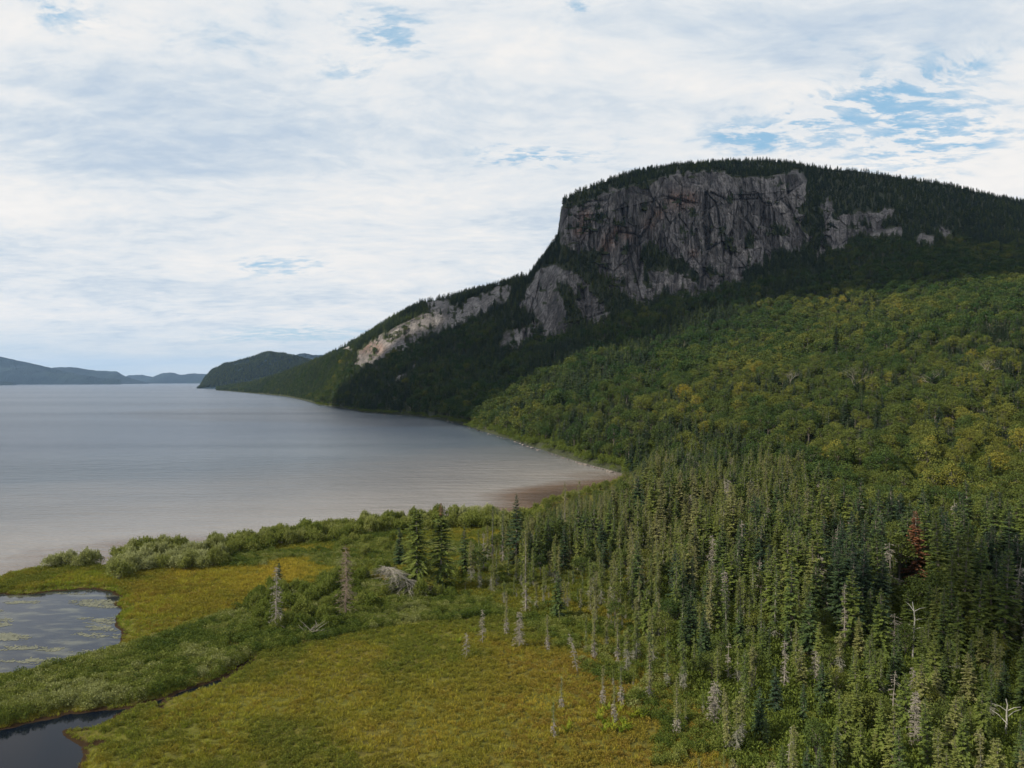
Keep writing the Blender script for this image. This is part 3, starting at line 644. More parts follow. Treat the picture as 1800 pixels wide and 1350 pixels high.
def mound(n, rad, h, seed, card=.12):
    r = np.random.default_rng(seed); b = MB(); n3 = r.normal(size=(n, 3)); n3[:, 2] = abs(n3[:, 2]); n3 /= np.linalg.norm(n3, axis=1)[:, None]
    B = n3*np.array([rad, rad, h])*(.5+.5*r.random((n, 1))**.6)
    b.cards(B, n3*.7+r.normal(size=(n, 3))*.5+[0, 0, .4], card*(.6+.8*r.random(n)), card*.5, 1, np.clip(.5+r.normal(size=n)*.22, 0, 1), r, n3+r.normal(size=(n, 3))*.5)
    return b
def join(*mbs):
    o = MB()
    for mb in mbs:
        for V, Q, M, C in zip(mb.V, mb.Q, mb.M, mb.C):
            o.V.append(V); o.Q.append(Q-Q.min()+o.n if False else Q+0); o.M.append(M); o.C.append(C)
    # re-index
    q = []; base = 0
    for mb in mbs:
        for Q in mb.Q: q.append(Q+base)
        base += mb.n
    o.Q = q; o.n = base; return o

# ------------------------------------------------------------------ scattering for what nobody could count
def proto_collection(name, meshes):
    c = bpy.data.collections.new(name)
    for i, me in enumerate(meshes): c.objects.link(bpy.data.objects.new(f'{name}_{i:02d}', me))
    return c
def scatter(name, pts, scl, rot, idx, tint, coll, label):
    n = len(pts); me = bpy.data.meshes.new(name); me.vertices.add(n); me.vertices.foreach_set('co', np.asarray(pts, np.float32).ravel())
    for k, a, ty in (('scl', scl, 'FLOAT'), ('rot', rot, 'FLOAT'), ('idx', idx, 'INT'), ('tint', tint, 'FLOAT')):
        at = me.attributes.new(k, ty, 'POINT'); at.data.foreach_set('value', np.asarray(a, np.int32 if ty == 'INT' else np.float32))
    o = obj(name, me); ng = bpy.data.node_groups.new(name, 'GeometryNodeTree')
    ng.interface.new_socket('Geometry', in_out='INPUT', socket_type='NodeSocketGeometry'); ng.interface.new_socket('Geometry', in_out='OUTPUT', socket_type='NodeSocketGeometry')
    N = ng.nodes; L = ng.links; gi = N.new('NodeGroupInput'); go = N.new('NodeGroupOutput')
    ci = N.new('GeometryNodeCollectionInfo'); ci.inputs['Collection'].default_value = coll; ci.inputs['Separate Children'].default_value = True; ci.inputs['Reset Children'].default_value = True
    ip = N.new('GeometryNodeInstanceOnPoints'); ip.inputs['Pick Instance'].default_value = True
    def na(nm, ty):
        a = N.new('GeometryNodeInputNamedAttribute'); a.data_type = ty; a.inputs['Name'].default_value = nm; return a.outputs[0]
    cr_ = N.new('ShaderNodeCombineXYZ'); L.new(na('rot', 'FLOAT'), cr_.inputs[2])
    L.new(gi.outputs[0], ip.inputs['Points']); L.new(ci.outputs[0], ip.inputs['Instance']); L.new(na('idx', 'INT'), ip.inputs['Instance Index'])
    L.new(cr_.outputs[0], ip.inputs['Rotation']); L.new(na('scl', 'FLOAT'), ip.inputs['Scale']); L.new(ip.outputs[0], go.inputs[0])
    md = o.modifiers.new('scatter', 'NODES'); md.node_group = ng
    tag(o, label, None, None, 'stuff'); o['category'] = name.replace('_', ' '); return o
def thing(name, loc, rz, tint, label, cat, group, parts, scale=1., ry=0.):
    """Empty at the base that parents the parts: (part name, mesh)"""
    e = bpy.data.objects.new(name, None); COL.objects.link(e); e.location = loc; e.rotation_euler = ((r.normal()*.035, r.normal()*.035, rz) if group else (0, ry, rz)); e.scale = (scale,)*3
    tag(e, label, cat, group)
    for pn, me in parts:
        o = bpy.data.objects.new(pn, me); COL.objects.link(o); o.parent = e; o['tint'] = float(tint)
    return e

# prototypes ---------------------------------------------------------
mS = (M_bark, M_spruce, M_bark); mB = (M_bark, M_broad); mA = (M_bark, M_alder)
def pair(name, tc, mt, mc): return [('trunk', tc[0].mesh(name+'_trunk', [mt])), ('crown', tc[1].mesh(name+'_crown', list(mc)))]
def both(name, tc, mats): return join(*tc).mesh(name, list(mats))
FIR = [spruce(10, rd, 10+i, droop=.30+.05*(i % 4), sparse=sp_, pw=pw_, leanx=.02*((i % 3)-1), bare=ba) for i, (rd, sp_, pw_, ba) in enumerate(((1.75, 0, .8, 0), (2.0, .1, .9, 0), (1.35, .15, .65, .08), (2.0, .3, .75, .15), (1.55, 0, 1.0, 0), (1.95, .2, .75, .05), (1.2, .35, .6, .2)))]                       # dense firs and spruces, 10 m
BOG = [spruce(6, .80+.09*i, 30+i, bare=.22+.08*i, sparse=.25, club=.34, droop=.55, twig=.6, card=.26, fol=1.25) for i in range(5)]     # club-topped bog spruces, 6 m
LICH = [spruce(8, 1.05+.12*i, 50+i, bare=.15+.08*i, sparse=.2, fol=1.2, club=.12, droop=.6, twig=1., card=.27) for i in range(3)]   # slender lichen-hung ones, 8 m
DEAD = [dead_conifer(5, rd, 70+i, dn_, leanx=.05*((i % 4)-1.5)) for i, (rd, dn_) in enumerate(((.75, 1.), (.4, .6), (1.1, 1.5), (.6, 1.9), (.9, .5), (1.3, .9)))]
BRD = [broadleaf(h_, w_, 90+i, nclump=nc_, m=mm_, card=.38) for i, (h_, w_, nc_, mm_) in enumerate(((11, 6.6, 22, 100), (12.5, 4.8, 20, 80), (10, 8.2, 30, 95), (11.5, 6.0, 15, 120)))]
BUSH = [bush(3.0, 2.1, 110+i) for i in range(4)]
firP = [pair('fir', t, M_bark, (M_dead, M_spruce, M_bark)) for t in FIR]; bogP = [pair('bog_spruce', t, M_lich, (M_lich, M_spruce, M_bark)) for t in BOG]
licP = [pair('lichen_spruce', t, M_lich, (M_lich, M_spruce, M_bark)) for t in LICH]
deadP = [[('trunk', t[0].mesh('snag_trunk', [M_dead])), ('branches', t[1].mesh('snag_branches', [M_dead, M_dead]))] for t in DEAD]
brdP = [pair('broadleaf', t, M_bark, (M_bark, M_broad)) for t in BRD]
bushM = [b.mesh('bush', [M_bark, M_alder]) for b in BUSH]
C_con = proto_collection('far_conifer', [both('far_conifer', spruce(9, 1.45+.25*i, 130+i, lod=.45, card=.42), mS) for i in range(4)])
C_conN = proto_collection('near_conifer', [both('near_conifer', t, (M_lich, M_spruce, M_bark)) for t in FIR+LICH])
C_bog = proto_collection('bog_conifer', [both('bog_conifer', t, (M_lich, M_spruce, M_bark)) for t in BOG+LICH])
C_brd = proto_collection('far_broadleaf', [both('far_broadleaf', broadleaf((10, 12, 9, 10.5, 11)[i], (6.8, 5., 8.4, 7.4, 5.8)[i], 150+i, nclump=(15, 13, 22, 17, 12)[i], m=40, card=.70), mB) for i in range(5)])
C_brdN = proto_collection('near_broadleaf', [both('near_broadleaf', t, mB) for t in BRD])

# ------------------------------------------------------------------ forest on the mountain and the plain
def cellpick(P, size, r):
    k = np.floor(P/size).astype(np.int64); key = (k[:, 0]*73856093) ^ (k[:, 1]*19349663) ^ (k[:, 2]*83492791)
    o = r.permutation(len(P)); _, i = np.unique(key[o], return_index=True); return o[i]
r = np.random.default_rng(21)
a = Vm[:-1, :-1]; b = Vm[:-1, 1:]; c = Vm[1:, 1:]; d = Vm[1:, :-1]
area = .5*np.linalg.norm(np.cross(c-a, d-b), axis=-1)
rk = (rock[:-1, :-1]+rock[1:, 1:]+rock[:-1, 1:]+rock[1:, :-1])/4
tk = TK[:-1, :-1]; pq = PXg[:-1, :-1]
dens = .085*(rk < .22)*(tk > np.where(pq > 1096, .0, 1.0))*(tk < 8.3)*(pq < 2050)
dens = np.where((tk > 2.95) & (tk < 6) & (pq > 915) & (pq < 1600), dens*1.1, dens)
shoretrim = (tk < 1.02) & (pq < 1096); dens = np.where(shoretrim, dens*.3, dens)
far_ = np.clip(450/TD[:-1, :-1], .75, 1.); 
lam = (area*dens*far_).ravel(); N = int(lam.sum()); print('candidates', N)
ci_ = r.choice(len(lam), N, p=lam/lam.sum()); u = r.random((N, 1)); v = r.random((N, 1))
fa, fb, fc, fd = (q.reshape(-1, 3)[ci_] for q in (a, b, c, d))
Pm = fa*(1-u)*(1-v)+fb*u*(1-v)+fc*u*v+fd*(1-u)*v
tkp = TK[:-1, :-1].ravel()[ci_]
Pm_all, tk_all = Pm, tkp
keep = cellpick(Pm, 3.3, r); Pm = Pm[keep]; tkp = tkp[keep]
qx, qy = 900+F*Pm[:, 0]/Pm[:, 1], HY+F*(H-Pm[:, 2])/Pm[:, 1]
nz = fbm(Pm[:, 0]/45, Pm[:, 1]/45, 4, 81); nz2 = fbm(Pm[:, 0]/16, Pm[:, 1]/16, 2, 82)
lim = np.interp(qx, [380, 800, 1000, 1150, 1300, 1450, 1600, 1800, 2100], [690, 650, 650, 610, 560, 500, 450, 430, 450])
pb = np.where(qy > lim, .70, .05)
pb = np.where(qx < 1150, np.where(qy > 700, .45, .18), pb)
pb = np.where((qx > 780) & (qx < 880) & (qy > 690), .9, pb)

pb = pb+(nz-.5)*1.5+(nz2-.5)*.5
# the grove of spruces that runs up from the bog
crest_ = (qy < np.interp(qx, [0, 800, 1000, 1400, 1500, 2000], [600, 560, 600, 450, 430, 420])) | (tkp > 5.9)
SPR = [(1090, 850), (1150, 770), (1230, 760), (1300, 790), (1430, 820), (1440, 860), (1400, 1000), (1100, 1000)]
pb = np.where(in_poly(qx, qy, SPR), pb-.75, pb)
pb = np.where(crest_, 0, pb)
isb = (r.random(len(Pm)) < np.clip(pb, 0, 1))
isb &= ~((qx > 1210) & (qx < 1250) & (qy < 330))
def pick_b(mask): return np.where(mask)[0]
# broadleaf: keep them farther apart
ib = pick_b(isb); ib = ib[cellpick(Pm[ib], 5.3, r)]
ic = pick_b(~isb)
Ptint_b = np.clip(.28+(fbm(Pm[:, 0]/70, Pm[:, 1]/70, 3, 83)-.5)*.9+r.normal(size=len(Pm))*.17+(r.random(len(Pm)) < .006)*.35, .05, 1)
Ptint_b = np.where(qx < 1150, Ptint_b-.08, Ptint_b)
Ptint_b = np.where((qx > 1200) & (qy > 740), Ptint_b+.06, Ptint_b)
Ptint_c = np.clip(.25+(nz-.5)*.6+r.normal(size=len(Pm))*.15, 0, .85)
Ptint_c = np.where(qy > 740, Ptint_c-.03, Ptint_c)
hs = np.interp(qy, [280, 350, 500, 700, 900], [.62, .72, .85, 1., 1.05])
hb = np.interp(qy, [400, 500, 700, 900], [.75, .85, .95, 1.])
scb = hb*(.60+.65*r.random(len(Pm))); scc = hs*(.65+.65*r.random(len(Pm)))
shoreb = (tkp < 1.05) & (qx < 1100); scb = np.where(shoreb, scb*.6, scb); scc = np.where(shoreb, scc*.6, scc)

# trees on the flat ground at the right ------------------------------------------------
def plain_pts(n, poly, r):
    w_ = [flat(*p) for p in poly]; xs = [p[0] for p in w_]; ys = [p[1] for p in w_]
    X_ = r.uniform(min(xs), max(xs), n); Y_ = r.uniform(min(ys), max(ys), n); ok = in_poly(X_, Y_, w_); X_, Y_ = X_[ok], Y_[ok]
    sd_ = land_sd(X_, Y_); X_, Y_, sd_ = X_[sd_ > 1], Y_[sd_ > 1], sd_[sd_ > 1]
    return np.stack([X_, Y_, land_z(X_, Y_)], -1)
STAND = [(800, 1052), (840, 1000), (900, 950), (945, 905), (1010, 885), (1096, 850), (1150, 832), (2600, 880), (2600, 1560), (1200, 1560), (1165, 1345), (1110, 1255), (1045, 1190), (960, 1120), (890, 1080)]
Pp = plain_pts(26000, STAND, r)
qx2, qy2 = topix(Pp[:, 0], Pp[:, 1]); nz = fbm(Pp[:, 0]/14, Pp[:, 1]/14, 3, 91)
edgew = sdist(Pp[:, 0], Pp[:, 1], [flat(*p) for p in STAND])
# density rises away from the bog's edge
front = sdist(Pp[:, 0], Pp[:, 1], [flat(*p) for p in ((860, 1060), (890, 1080), (960, 1120), (1045, 1190), (1110, 1255), (1165, 1345), (1200, 1560))], False)
pk = np.clip(.16+front/26+(nz-.5)*.6, .05, 1)
Pp = Pp[r.random(len(Pp)) < pk]
fr_ = sdist(Pp[:, 0], Pp[:, 1], [flat(*p) for p in ((860, 1060), (890, 1080), (960, 1120), (1045, 1190), (1110, 1255), (1165, 1345), (1200, 1560))], False)
i1 = np.where(fr_ < 12)[0]; i2 = np.where(fr_ >= 12)[0]
Pp = np.vstack([Pp[i1][cellpick(Pp[i1]*[1, 1, 0], 1.7, r)], Pp[i2][cellpick(Pp[i2]*[1, 1, 0], 2.5, r)]])
qx2, qy2 = topix(Pp[:, 0], Pp[:, 1]); front = sdist(Pp[:, 0], Pp[:, 1], [flat(*p) for p in ((860, 1060), (890, 1080), (960, 1120), (1045, 1190), (1110, 1255), (1165, 1345), (1200, 1560))], False)
FRB = sstep(1420, 1560, qx2)
isb2 = (r.random(len(Pp)) < np.clip(sstep(1380, 1480, qx2+(nz_:=(fbm(Pp[:, 0]/12, Pp[:, 1]/12, 3, 95)-.5)*160))*.92*(1-sstep(930, 1000, qy2+nz_*.4))+.22*sstep(1600, 1760, qx2)*(qy2 < 1080)+.03*sstep(1350, 1600, qx2)+.12*(nz_ > 3)+.05, 0, 1)) & (front > 8)
kb_ = np.ones(len(Pp), bool); j_ = np.where(isb2)[0]; kb_[j_] = False; kb_[j_[cellpick(Pp[j_]*[1, 1, 0], 4.4, r)]] = True
Pp = Pp[kb_]; isb2 = isb2[kb_]; qx2 = qx2[kb_]; qy2 = qy2[kb_]; front = front[kb_]; FRB = FRB[kb_]
hh = 3.0+7.5*(1-np.exp(-front/26))+(fbm(Pp[:, 0]/10, Pp[:, 1]/10, 2, 92)-.5)*5+r.normal(size=len(Pp))*1.9; hh = np.clip(hh, 1.6+r.random(len(Pp)), 14)
hh = np.where(qx2 > 1420, hh*1.05, hh)
hh = np.where((qy2 > 1180), np.minimum(hh, 5.2+1.5*r.random(len(Pp))), hh)
hh = np.where((front > 12) & (r.random(len(Pp)) < .12), hh*.55, hh)
hh = np.where(isb2, np.maximum(3.5, hh*r.uniform(.45, 1., len(Pp))), hh); hh = np.where(isb2 & (qy2 > 1000), hh*.7, hh)
ylim = np.interp(qx2, [860, 930, 1000, 1060, 1100, 1140, 1200], [915, 905, 878, 862, 842, 800, 740])
hh = np.minimum(hh, np.maximum((qy2-ylim)*Pp[:, 1]/F, .5)*(.75+.25*r.random(len(hh))))
kind = np.where(hh > 8.2, 0, np.where(hh > 6, 2, 1))       # fir / lichen-hung / bog
kind = np.where((kind != 0) & (((FRB > .7) & (qy2 < 1180) & (r.random(len(Pp)) < .65)) | ((qy2 > 1120) & (front > 9) & (r.random(len(Pp)) < .62)) | ((front > 14) & (r.random(len(Pp)) < .3))), 0, kind)
kind = np.where((kind == 0) & (r.random(len(Pp)) < .30) & (qx2 < 1420), 2, kind)
isd = (r.random(len(Pp)) < .06) & ~isb2
ptn = fbm(Pp[:, 0]/9, Pp[:, 1]/9, 3, 97)
print('plain trees', len(Pp), 'slope', len(ib), len(ic))
# choose which become individuals: the ones that show largest
scr = hh/Pp[:, 1]; inframe = (qx2 > -20) & (qx2 < 1825) & (qy2 - F*hh/Pp[:, 1] < 1352)
HERO = []       # (kind, x, y, radius) kept free of random trees
HLIST = [
 # px, ytop, ybase, kind, tint, label
 (908, 873, 1000, 'fir', .12, 'tall dark green fir standing highest beside the lake shore', dict(w=.8)),
 (732, 900, 1046, 'lichen2', .55, 'broad lichen-hung spruce with brownish top, left of a pair by the shrubs', {}),
 (775, 890, 1040, 'redtip', .50, 'broad olive spruce whose bare tip is rusty red', {}),
 (816, 930, 1012, 'fir', .35, 'fresh green young spruce just right of the broad pair', {}),
 (850, 938, 1006, 'dead', 0, 'slender bleached dead spruce between young green spruces near the shore', {}),
 (866, 892, 990, 'lic', .35, 'narrow green spruce left of the tall dark fir', {}),
 (884, 897, 992, 'lic', .30, 'narrow dark spruce touching the left side of the tall dark fir', {}),
 (924, 938, 1082, 'lic', .80, 'tall thin grey spruce with bare lower trunk at the bog corner', {}),
 (993, 851, 962, 'lic', 1.0, 'pale lichen-covered slender spruce against the brown bay', {}),
 (1018, 848, 955, 'lic', .75, 'pale green slender spruce against the brown bay, right of the palest one', {}),
 (485, 1000, 1112, 'deadgreen', 0, 'lone grey spruce with sparse bare branches on the shrubby point', {}),
 (608, 962, 1088, 'deadbrown', 0, 'brownish dying spruce with drooping grey lower branches, alone in the shrubs', {}),
 (820, 1117, 1160, 'dead', 0, 'short bleached dead spruce standing foremost and leftmost on the open bog', {}),
 (848, 1076, 1134, 'dead', 0, 'thin grey dead spruce just behind the short bleached one', {}),
 (890, 1045, 1119, 'lic', .95, 'thin grey-green spruce with straight pale trunk at the bog edge', {}),
 (913, 1080, 1142, 'dead2', 0, 'bushy grey dead spruce with dense fine twigs at the bog edge', {}),
 (962, 1086, 1146, 'bog', .9, 'small grey spruce pair member right of the bushy dead one', {}),
 (1016, 1118, 1188, 'deadlean', 0, 'grey dead spruce leaning left with its trunk bare', {}),
 (1045, 1078, 1163, 'lic', .85, 'grey-bearded spruce with green tip on the bog edge', {}),
 (1086, 1085, 1170, 'lic', .8, 'grey spruce with slightly curved lower trunk on the bog edge', {}),
 (987, 1198, 1252, 'bog', .85, 'thin lone spruce out on the open bog', {}),
 (973, 1242, 1300, 'bog', .6, 'soft green small spruce nearest the viewer on the open bog', {}),
 (1060, 1178, 1245, 'bog', .9, 'small spruce with clean straight pale trunk left of the ferns', {}),
 (1092, 1172, 1250, 'bog', .55, 'green-topped small spruce behind the bright ferns', {}),
 (1080, 1215, 1278, 'bog', .8, 'leaning small spruce standing in the bright yellow ferns', {}),
 (1142, 1138, 1240, 'lic', .95, 'full grey-bearded spruce pair member at the right bog edge', {}),
 (1190, 1198, 1300, 'lic', .85, 'bearded grey spruce right of the yellow ferns', {}),
 (1256, 1205, 1285, 'dead2', 0, 'bushy pale dead spruce at the foot of the dense stand', {}),
 (981, 1010, 1092, 'fir', .30, 'bluish green bushy young fir among grey spruces', {}),
 (1610, 903, 1042, 'red', 0, 'large dying fir with rusty red needles in the dark stand', {}),
 (1605, 1064, 1178, 'birch', 0, 'white bare birch trunk with broken top in front of a green crown', {}),
 (1770, 1235, 1312, 'birchs', 0, 'thin white dead birch stem near the right edge', {}),
 (1486, 1030, 1152, 'dead', 0, 'grey dead spruce with stiff pale trunk in the right stand', {}),
 (1573, 1083, 1150, 'deadside', 0, 'broken dead spruce with long bleached branches left of the white birch', {}),
 (1530, 1040, 1150, 'fir', .42, 'neat pyramid-shaped green spruce left of the white birch', {}),
 (1610, 1222, 1330, 'dead2', 0, 'bushy grey dead spruce low in the right stand', {}),
 (1380, 1130, 1230, 'dead', 0, 'thin grey dead spruce in the middle of the dense stand', {}),
 (705, 985, 1052, 'windthrow', 0, 'big toppled dead conifer with bleached spreading branches beside the broad spruces', {}),
 (548, 1094, 1118, 'brush', 0, 'fallen bleached branch pile lying at the shrub edge', {}),
 (490, 995, 1030, 'fir', .1, 'tiny dark spruce top above the shrubs on the point', {}),
 (702, 912+20, 995, 'fir', .2, 'small dark green spruce left of the broad pair', {}),
]
for hrec in HLIST:
    x_, y_ = flat(hrec[0], hrec[2]); HERO.append((x_, y_))
HERO = np.array(HERO)
dh = np.min(np.hypot(Pp[:, 0:1]-HERO[:, 0][None], Pp[:, 1:2]-HERO[:, 1][None]), 1)
scrx = np.min(np.where((Pp[:, 1:2] < HERO[:, 1][None]) & (Pp[:, 1:2] > HERO[:, 1][None]-9), abs(Pp[:, 0:1]/Pp[:, 1:2]-(HERO[:, 0]/HERO[:, 1])[None])*Pp[:, 1:2], 99), 1)
redx, redy = flat(1610, 1046)
ok = (dh > .9) & ~((scrx < .9) & (hh > 2.5)) & (hh > 1.2) & ~((abs(Pp[:, 0]/Pp[:, 1]-redx/redy)*Pp[:, 1] < 2.6) & (Pp[:, 1] < redy+.5) & (qy2-F*hh/Pp[:, 1] < 1030) & (qy2 < 1200))
def sel(cond, nmax):
    i = np.where(cond & ok & inframe)[0]; return i[np.argsort(-scr[i])[:nmax]]
I_con = sel(~isb2 & ~isd, 262); I_dead = sel(isd, 45); I_brd = sel(isb2, 120)
used = set(I_con) | set(I_dead) | set(I_brd)
rest = np.array([i for i in range(len(Pp)) if i not in used and ok[i]])

LMK = [(1610, 1042, 'the red dying fir'), (1605, 1178, 'the white birch trunk'), (1770, 1312, 'the thin white birch stem'), (1090, 1290, 'the yellow ferns'), (908, 1000, 'the tall dark lakeside fir'),
 (993, 962, 'the palest lichened spruce'), (981, 1092, 'the bushy bluish young fir'), (1573, 1150, 'the broken dead spruce'), (1530, 1150, 'the neat pyramid spruce'), (1486, 1152, 'the stiff grey dead spruce'),
 (1380, 1230, 'the thin dead spruce in mid-stand'), (1142, 1240, 'the full grey-bearded spruce'), (1610, 1330, 'the low bushy dead spruce'), (1096, 838, "the bay's inner tip"), (913, 1142, 'the bushy grey dead spruce'), (1256, 1285, 'the bushy pale dead spruce'),
 (1502, 700, 'the fan-shaped leafless tree'), (1724, 684, 'the forked leafless tree'), (1450, 752, 'the small red fir on the slope'), (1470, 640, 'the tall dark slope spruce'), (485, 1112, 'the lone grey spruce'), (705, 1052, 'the toppled bleached tree'),
 (608, 1088, 'the brownish dying spruce'), (775, 1040, 'the red-tipped spruce'), (830, 915, 'the whitish willows'), (182, 995, 'the shore gap'), (548, 1118, 'the fallen branches'), (215, 1050, "the pond's far corner"), (1800, 1350, 'the lower right corner'), (440, 960, 'the golden sedge meadow'), (1780, 900, "the photo's right edge"), (1450, 880, "the spruce grove's upper corner"), (1250, 800, "the grove's far end"), (1620, 780, 'the pale green crowns')]
def rel(a_, b_):
    d_ = [(math.hypot(a_-q[0], (b_-q[1])*2.2), q) for q in LMK]; d_, q = min(d_, key=lambda v: v[0])
    dx, dy = a_-q[0], (b_-q[1])*2.2; far = 'just ' if d_ < 55 else '' if d_ < 130 else 'well '
    h_ = 'left' if dx < 0 else 'right'
    if abs(dx) > 2.2*abs(dy): w_ = f'{far}{h_} of'
    elif abs(dy) > 2.2*abs(dx): w_ = f'{far}behind' if dy < 0 else f'{far}in front of'
    else: w_ = f'{far}{"behind" if dy < 0 else "front"}-{h_} of'
    return f'{w_} {q[2]}'
def zone(qx_, qy_):
    if qx_ < 1060: return 'at the left end of the stand, near the bay' if qy_ < 1030 else 'along the open bog edge'
    if qx_ < 1260: return 'in the sunlit middle of the stand' if qy_ < 1080 else 'at the bog edge right of the ferns'
    if qx_ < 1480: return 'in the dense grove below the broadleaf slope' if qy_ < 1010 else ('in the thick centre of the dense stand' if qy_ < 1180 else 'at the lower front of the dense stand')
    if qx_ < 1640: return 'among dark firs around the red dying fir' if qy_ < 1060 else ('around the white birch trunk' if qy_ < 1200 else 'in the low front row left of the thin birch')
    return 'in the shadowed stand at the right edge' if qy_ < 1180 else 'in the lower right corner of the stand'
def size_word(h_): return 'small' if h_ < 4 else 'medium' if h_ < 6.5 else 'tall' if h_ < 9 else 'very tall'
tone = lambda t: 'dark blue-green' if t < .22 else 'deep green' if t < .42 else 'olive green' if t < .62 else 'grey-green'
for i in I_con:
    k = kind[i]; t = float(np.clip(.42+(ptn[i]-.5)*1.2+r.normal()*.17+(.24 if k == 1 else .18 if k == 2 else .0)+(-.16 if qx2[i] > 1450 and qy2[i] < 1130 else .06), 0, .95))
    pr = (firP, bogP, licP)[k]; hp = (10, 6, 8)[k]
    z_ = zone(qx2[i], qy2[i]); w_ = ('pyramid spruce', 'club-topped spruce', 'slender lichen-hung spruce')[k]
    thing('spruce_tree', Pp[i], r.random()*6.28, t, f'{size_word(hh[i])} {tone(t)} {w_} {rel(qx2[i], qy2[i])}', 'spruce', f'spruces {z_}', pr[r.integers(len(pr))], hh[i]/hp)
for i in I_dead:
    z_ = zone(qx2[i], qy2[i])
    thing('dead_spruce', Pp[i], r.random()*6.28, 0, f'{size_word(hh[i]*.8)} grey dead spruce {rel(qx2[i], qy2[i])}', 'dead tree', f'dead spruces {z_}', deadP[r.integers(6)], hh[i]*.8/5)
for i in I_brd:
    z_ = zone(qx2[i], qy2[i]); t = float(np.clip(.42+r.normal()*.13, .1, .7)); s_ = max(.42, min(.9, hh[i]/11))
    thing('broadleaf_tree', Pp[i], r.random()*6.28, t, f'{"yellowing" if t > .7 else "green"} {"small" if s_ < .6 else "rounded"} broadleaf tree {rel(qx2[i], qy2[i])}', 'broadleaf tree', f'broadleaf trees {z_}', brdP[r.integers(4)], s_)
# slope trees that show largest
def sz(i, hgt, sc): return hgt*sc[i]/Pm[i, 1]
vis = (qx > 0) & (qx < 1815)
vb = ib[vis[ib]]; vb = vb[np.argsort(-sz(vb, 10, scb))]; Ib = vb[:175]
vc = ic[vis[ic]]; vc = vc[np.argsort(-sz(vc, 9, scc))]; Ic = vc[:30]
def zone2(a_, b_):
    if a_ < 1130: return 'on the bank above the bay'
    if a_ < 1300: return 'on the lower slope above the spruce grove'
    if a_ < 1500: return 'on the lower slope in the middle right'
    return 'on the lower slope near the right edge' if b_ < 850 else 'above the shadowed stand at the right edge'
for i in Ib:
    t = float(min(1, Ptint_b[i]+.06)); z_ = zone2(qx[i], qy[i])
    thing('broadleaf_tree', Pm[i]-[0, 0, .3], r.random()*6.28, t, f'{"golden green" if t > .72 else "olive green" if t > .5 else "deep green"} {"large" if scb[i] > .95 else "round"} broadleaf tree {rel(qx[i], qy[i])}', 'broadleaf tree', f'broadleaf trees {z_}', brdP[r.integers(4)], scb[i]*10/11)
for i in Ic:
    z_ = zone2(qx[i], qy[i]); t = float(Ptint_c[i])
    thing('spruce_tree', Pm[i]-[0, 0, .3], r.random()*6.28, t, f'{size_word(9*scc[i])} {tone(t)} spruce between broadleaf crowns {rel(qx[i], qy[i])}', 'spruce', f'spruces {z_}', firP[r.integers(7)], scc[i]*.9)
ub = set(Ib); uc = set(Ic)
ib = np.array([i for i in ib if i not in ub]); ic = np.array([i for i in ic if i not in uc])
nb_ = ib[Pm[ib, 1] < 420]; fb_ = ib[Pm[ib, 1] >= 420]
n_ = len(nb_); restb = rest[isb2[rest]]; 
P_ = np.vstack([Pm[nb_]-[0, 0, .3], Pp[restb]]); s_ = np.concatenate([scb[nb_]*.91, np.clip(hh[restb]/11, .4, .95)]); t_ = np.concatenate([np.minimum(Ptint_b[nb_]+.06, 1), np.clip(.45+r.normal(size=len(restb))*.13, 0, .8)])
scatter('broadleaf_forest', P_, s_, r.random(len(P_))*6.28, r.integers(0, 4, len(P_)), t_, C_brdN, 'olive and golden broadleaf forest on the lower slope')
scatter('broadleaf_forest', Pm[fb_]-[0, 0, .3], scb[fb_], r.random(len(fb_))*6.28, r.integers(0, 5, len(fb_)), Ptint_b[fb_], C_brd, 'broadleaf forest on the upper slope')
ncn = ic[Pm[ic, 1] < 400]; fcn = ic[Pm[ic, 1] >= 400]
scatter('conifer_forest', Pm[ncn]-[0, 0, .3], scc[ncn]*.92, r.random(len(ncn))*6.28, r.integers(0, 7, len(ncn)), Ptint_c[ncn], C_conN, 'spruces mixed into the lower slope')
scatter('conifer_forest', Pm[fcn]-[0, 0, .3], scc[fcn]*1.05, r.random(len(fcn))*6.28, r.integers(0, 4, len(fcn)), Ptint_c[fcn], C_con, 'dark conifer forest on the mountain')
rc = rest[~isb2[rest]]; kk = kind[rc]
fi = rc[kk == 0]; bi = rc[kk != 0]
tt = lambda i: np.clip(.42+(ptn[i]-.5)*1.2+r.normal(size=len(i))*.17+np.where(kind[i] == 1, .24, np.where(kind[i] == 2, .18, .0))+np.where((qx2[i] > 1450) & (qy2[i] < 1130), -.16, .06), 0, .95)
scatter('spruce_stand', Pp[fi], hh[fi]/10, r.random(len(fi))*6.28, r.integers(0, 7, len(fi)), tt(fi), C_conN, 'dense spruces behind the front rows of the stand')
scatter('spruce_stand', Pp[bi], hh[bi]/np.where(kind[bi] == 1, 6, 8), r.random(len(bi))*6.28, np.where(kind[bi] == 1, r.integers(0, 5, len(bi)), 5+r.integers(0, 3, len(bi))), tt(bi), C_bog, 'small bog spruces filling the stand')
i_ = r.choice(len(Pm_all), len(Pm_all), False); i_ = i_[(tk_all[i_] > 1.0) & (tk_all[i_] < np.where(900+F*Pm_all[i_, 0]/Pm_all[i_, 1] > 830, 1.32, 1.08)) & (Pm_all[i_, 1] < 1100)]
Psh = np.repeat(Pm_all[i_], 6, 0)+r.normal(size=(len(i_)*6, 3))*[2.5, 2.5, 0]; Psh = Psh[land_z(Psh[:, 0], Psh[:, 1]) < 90]
print('shore thicket', len(Psh))
C_lowf = proto_collection('bank_bush', [mound(240, 1.1, 1.5, 430+i, .30).mesh('bank_bush', [M_bark, M_alder]) for i in range(4)])
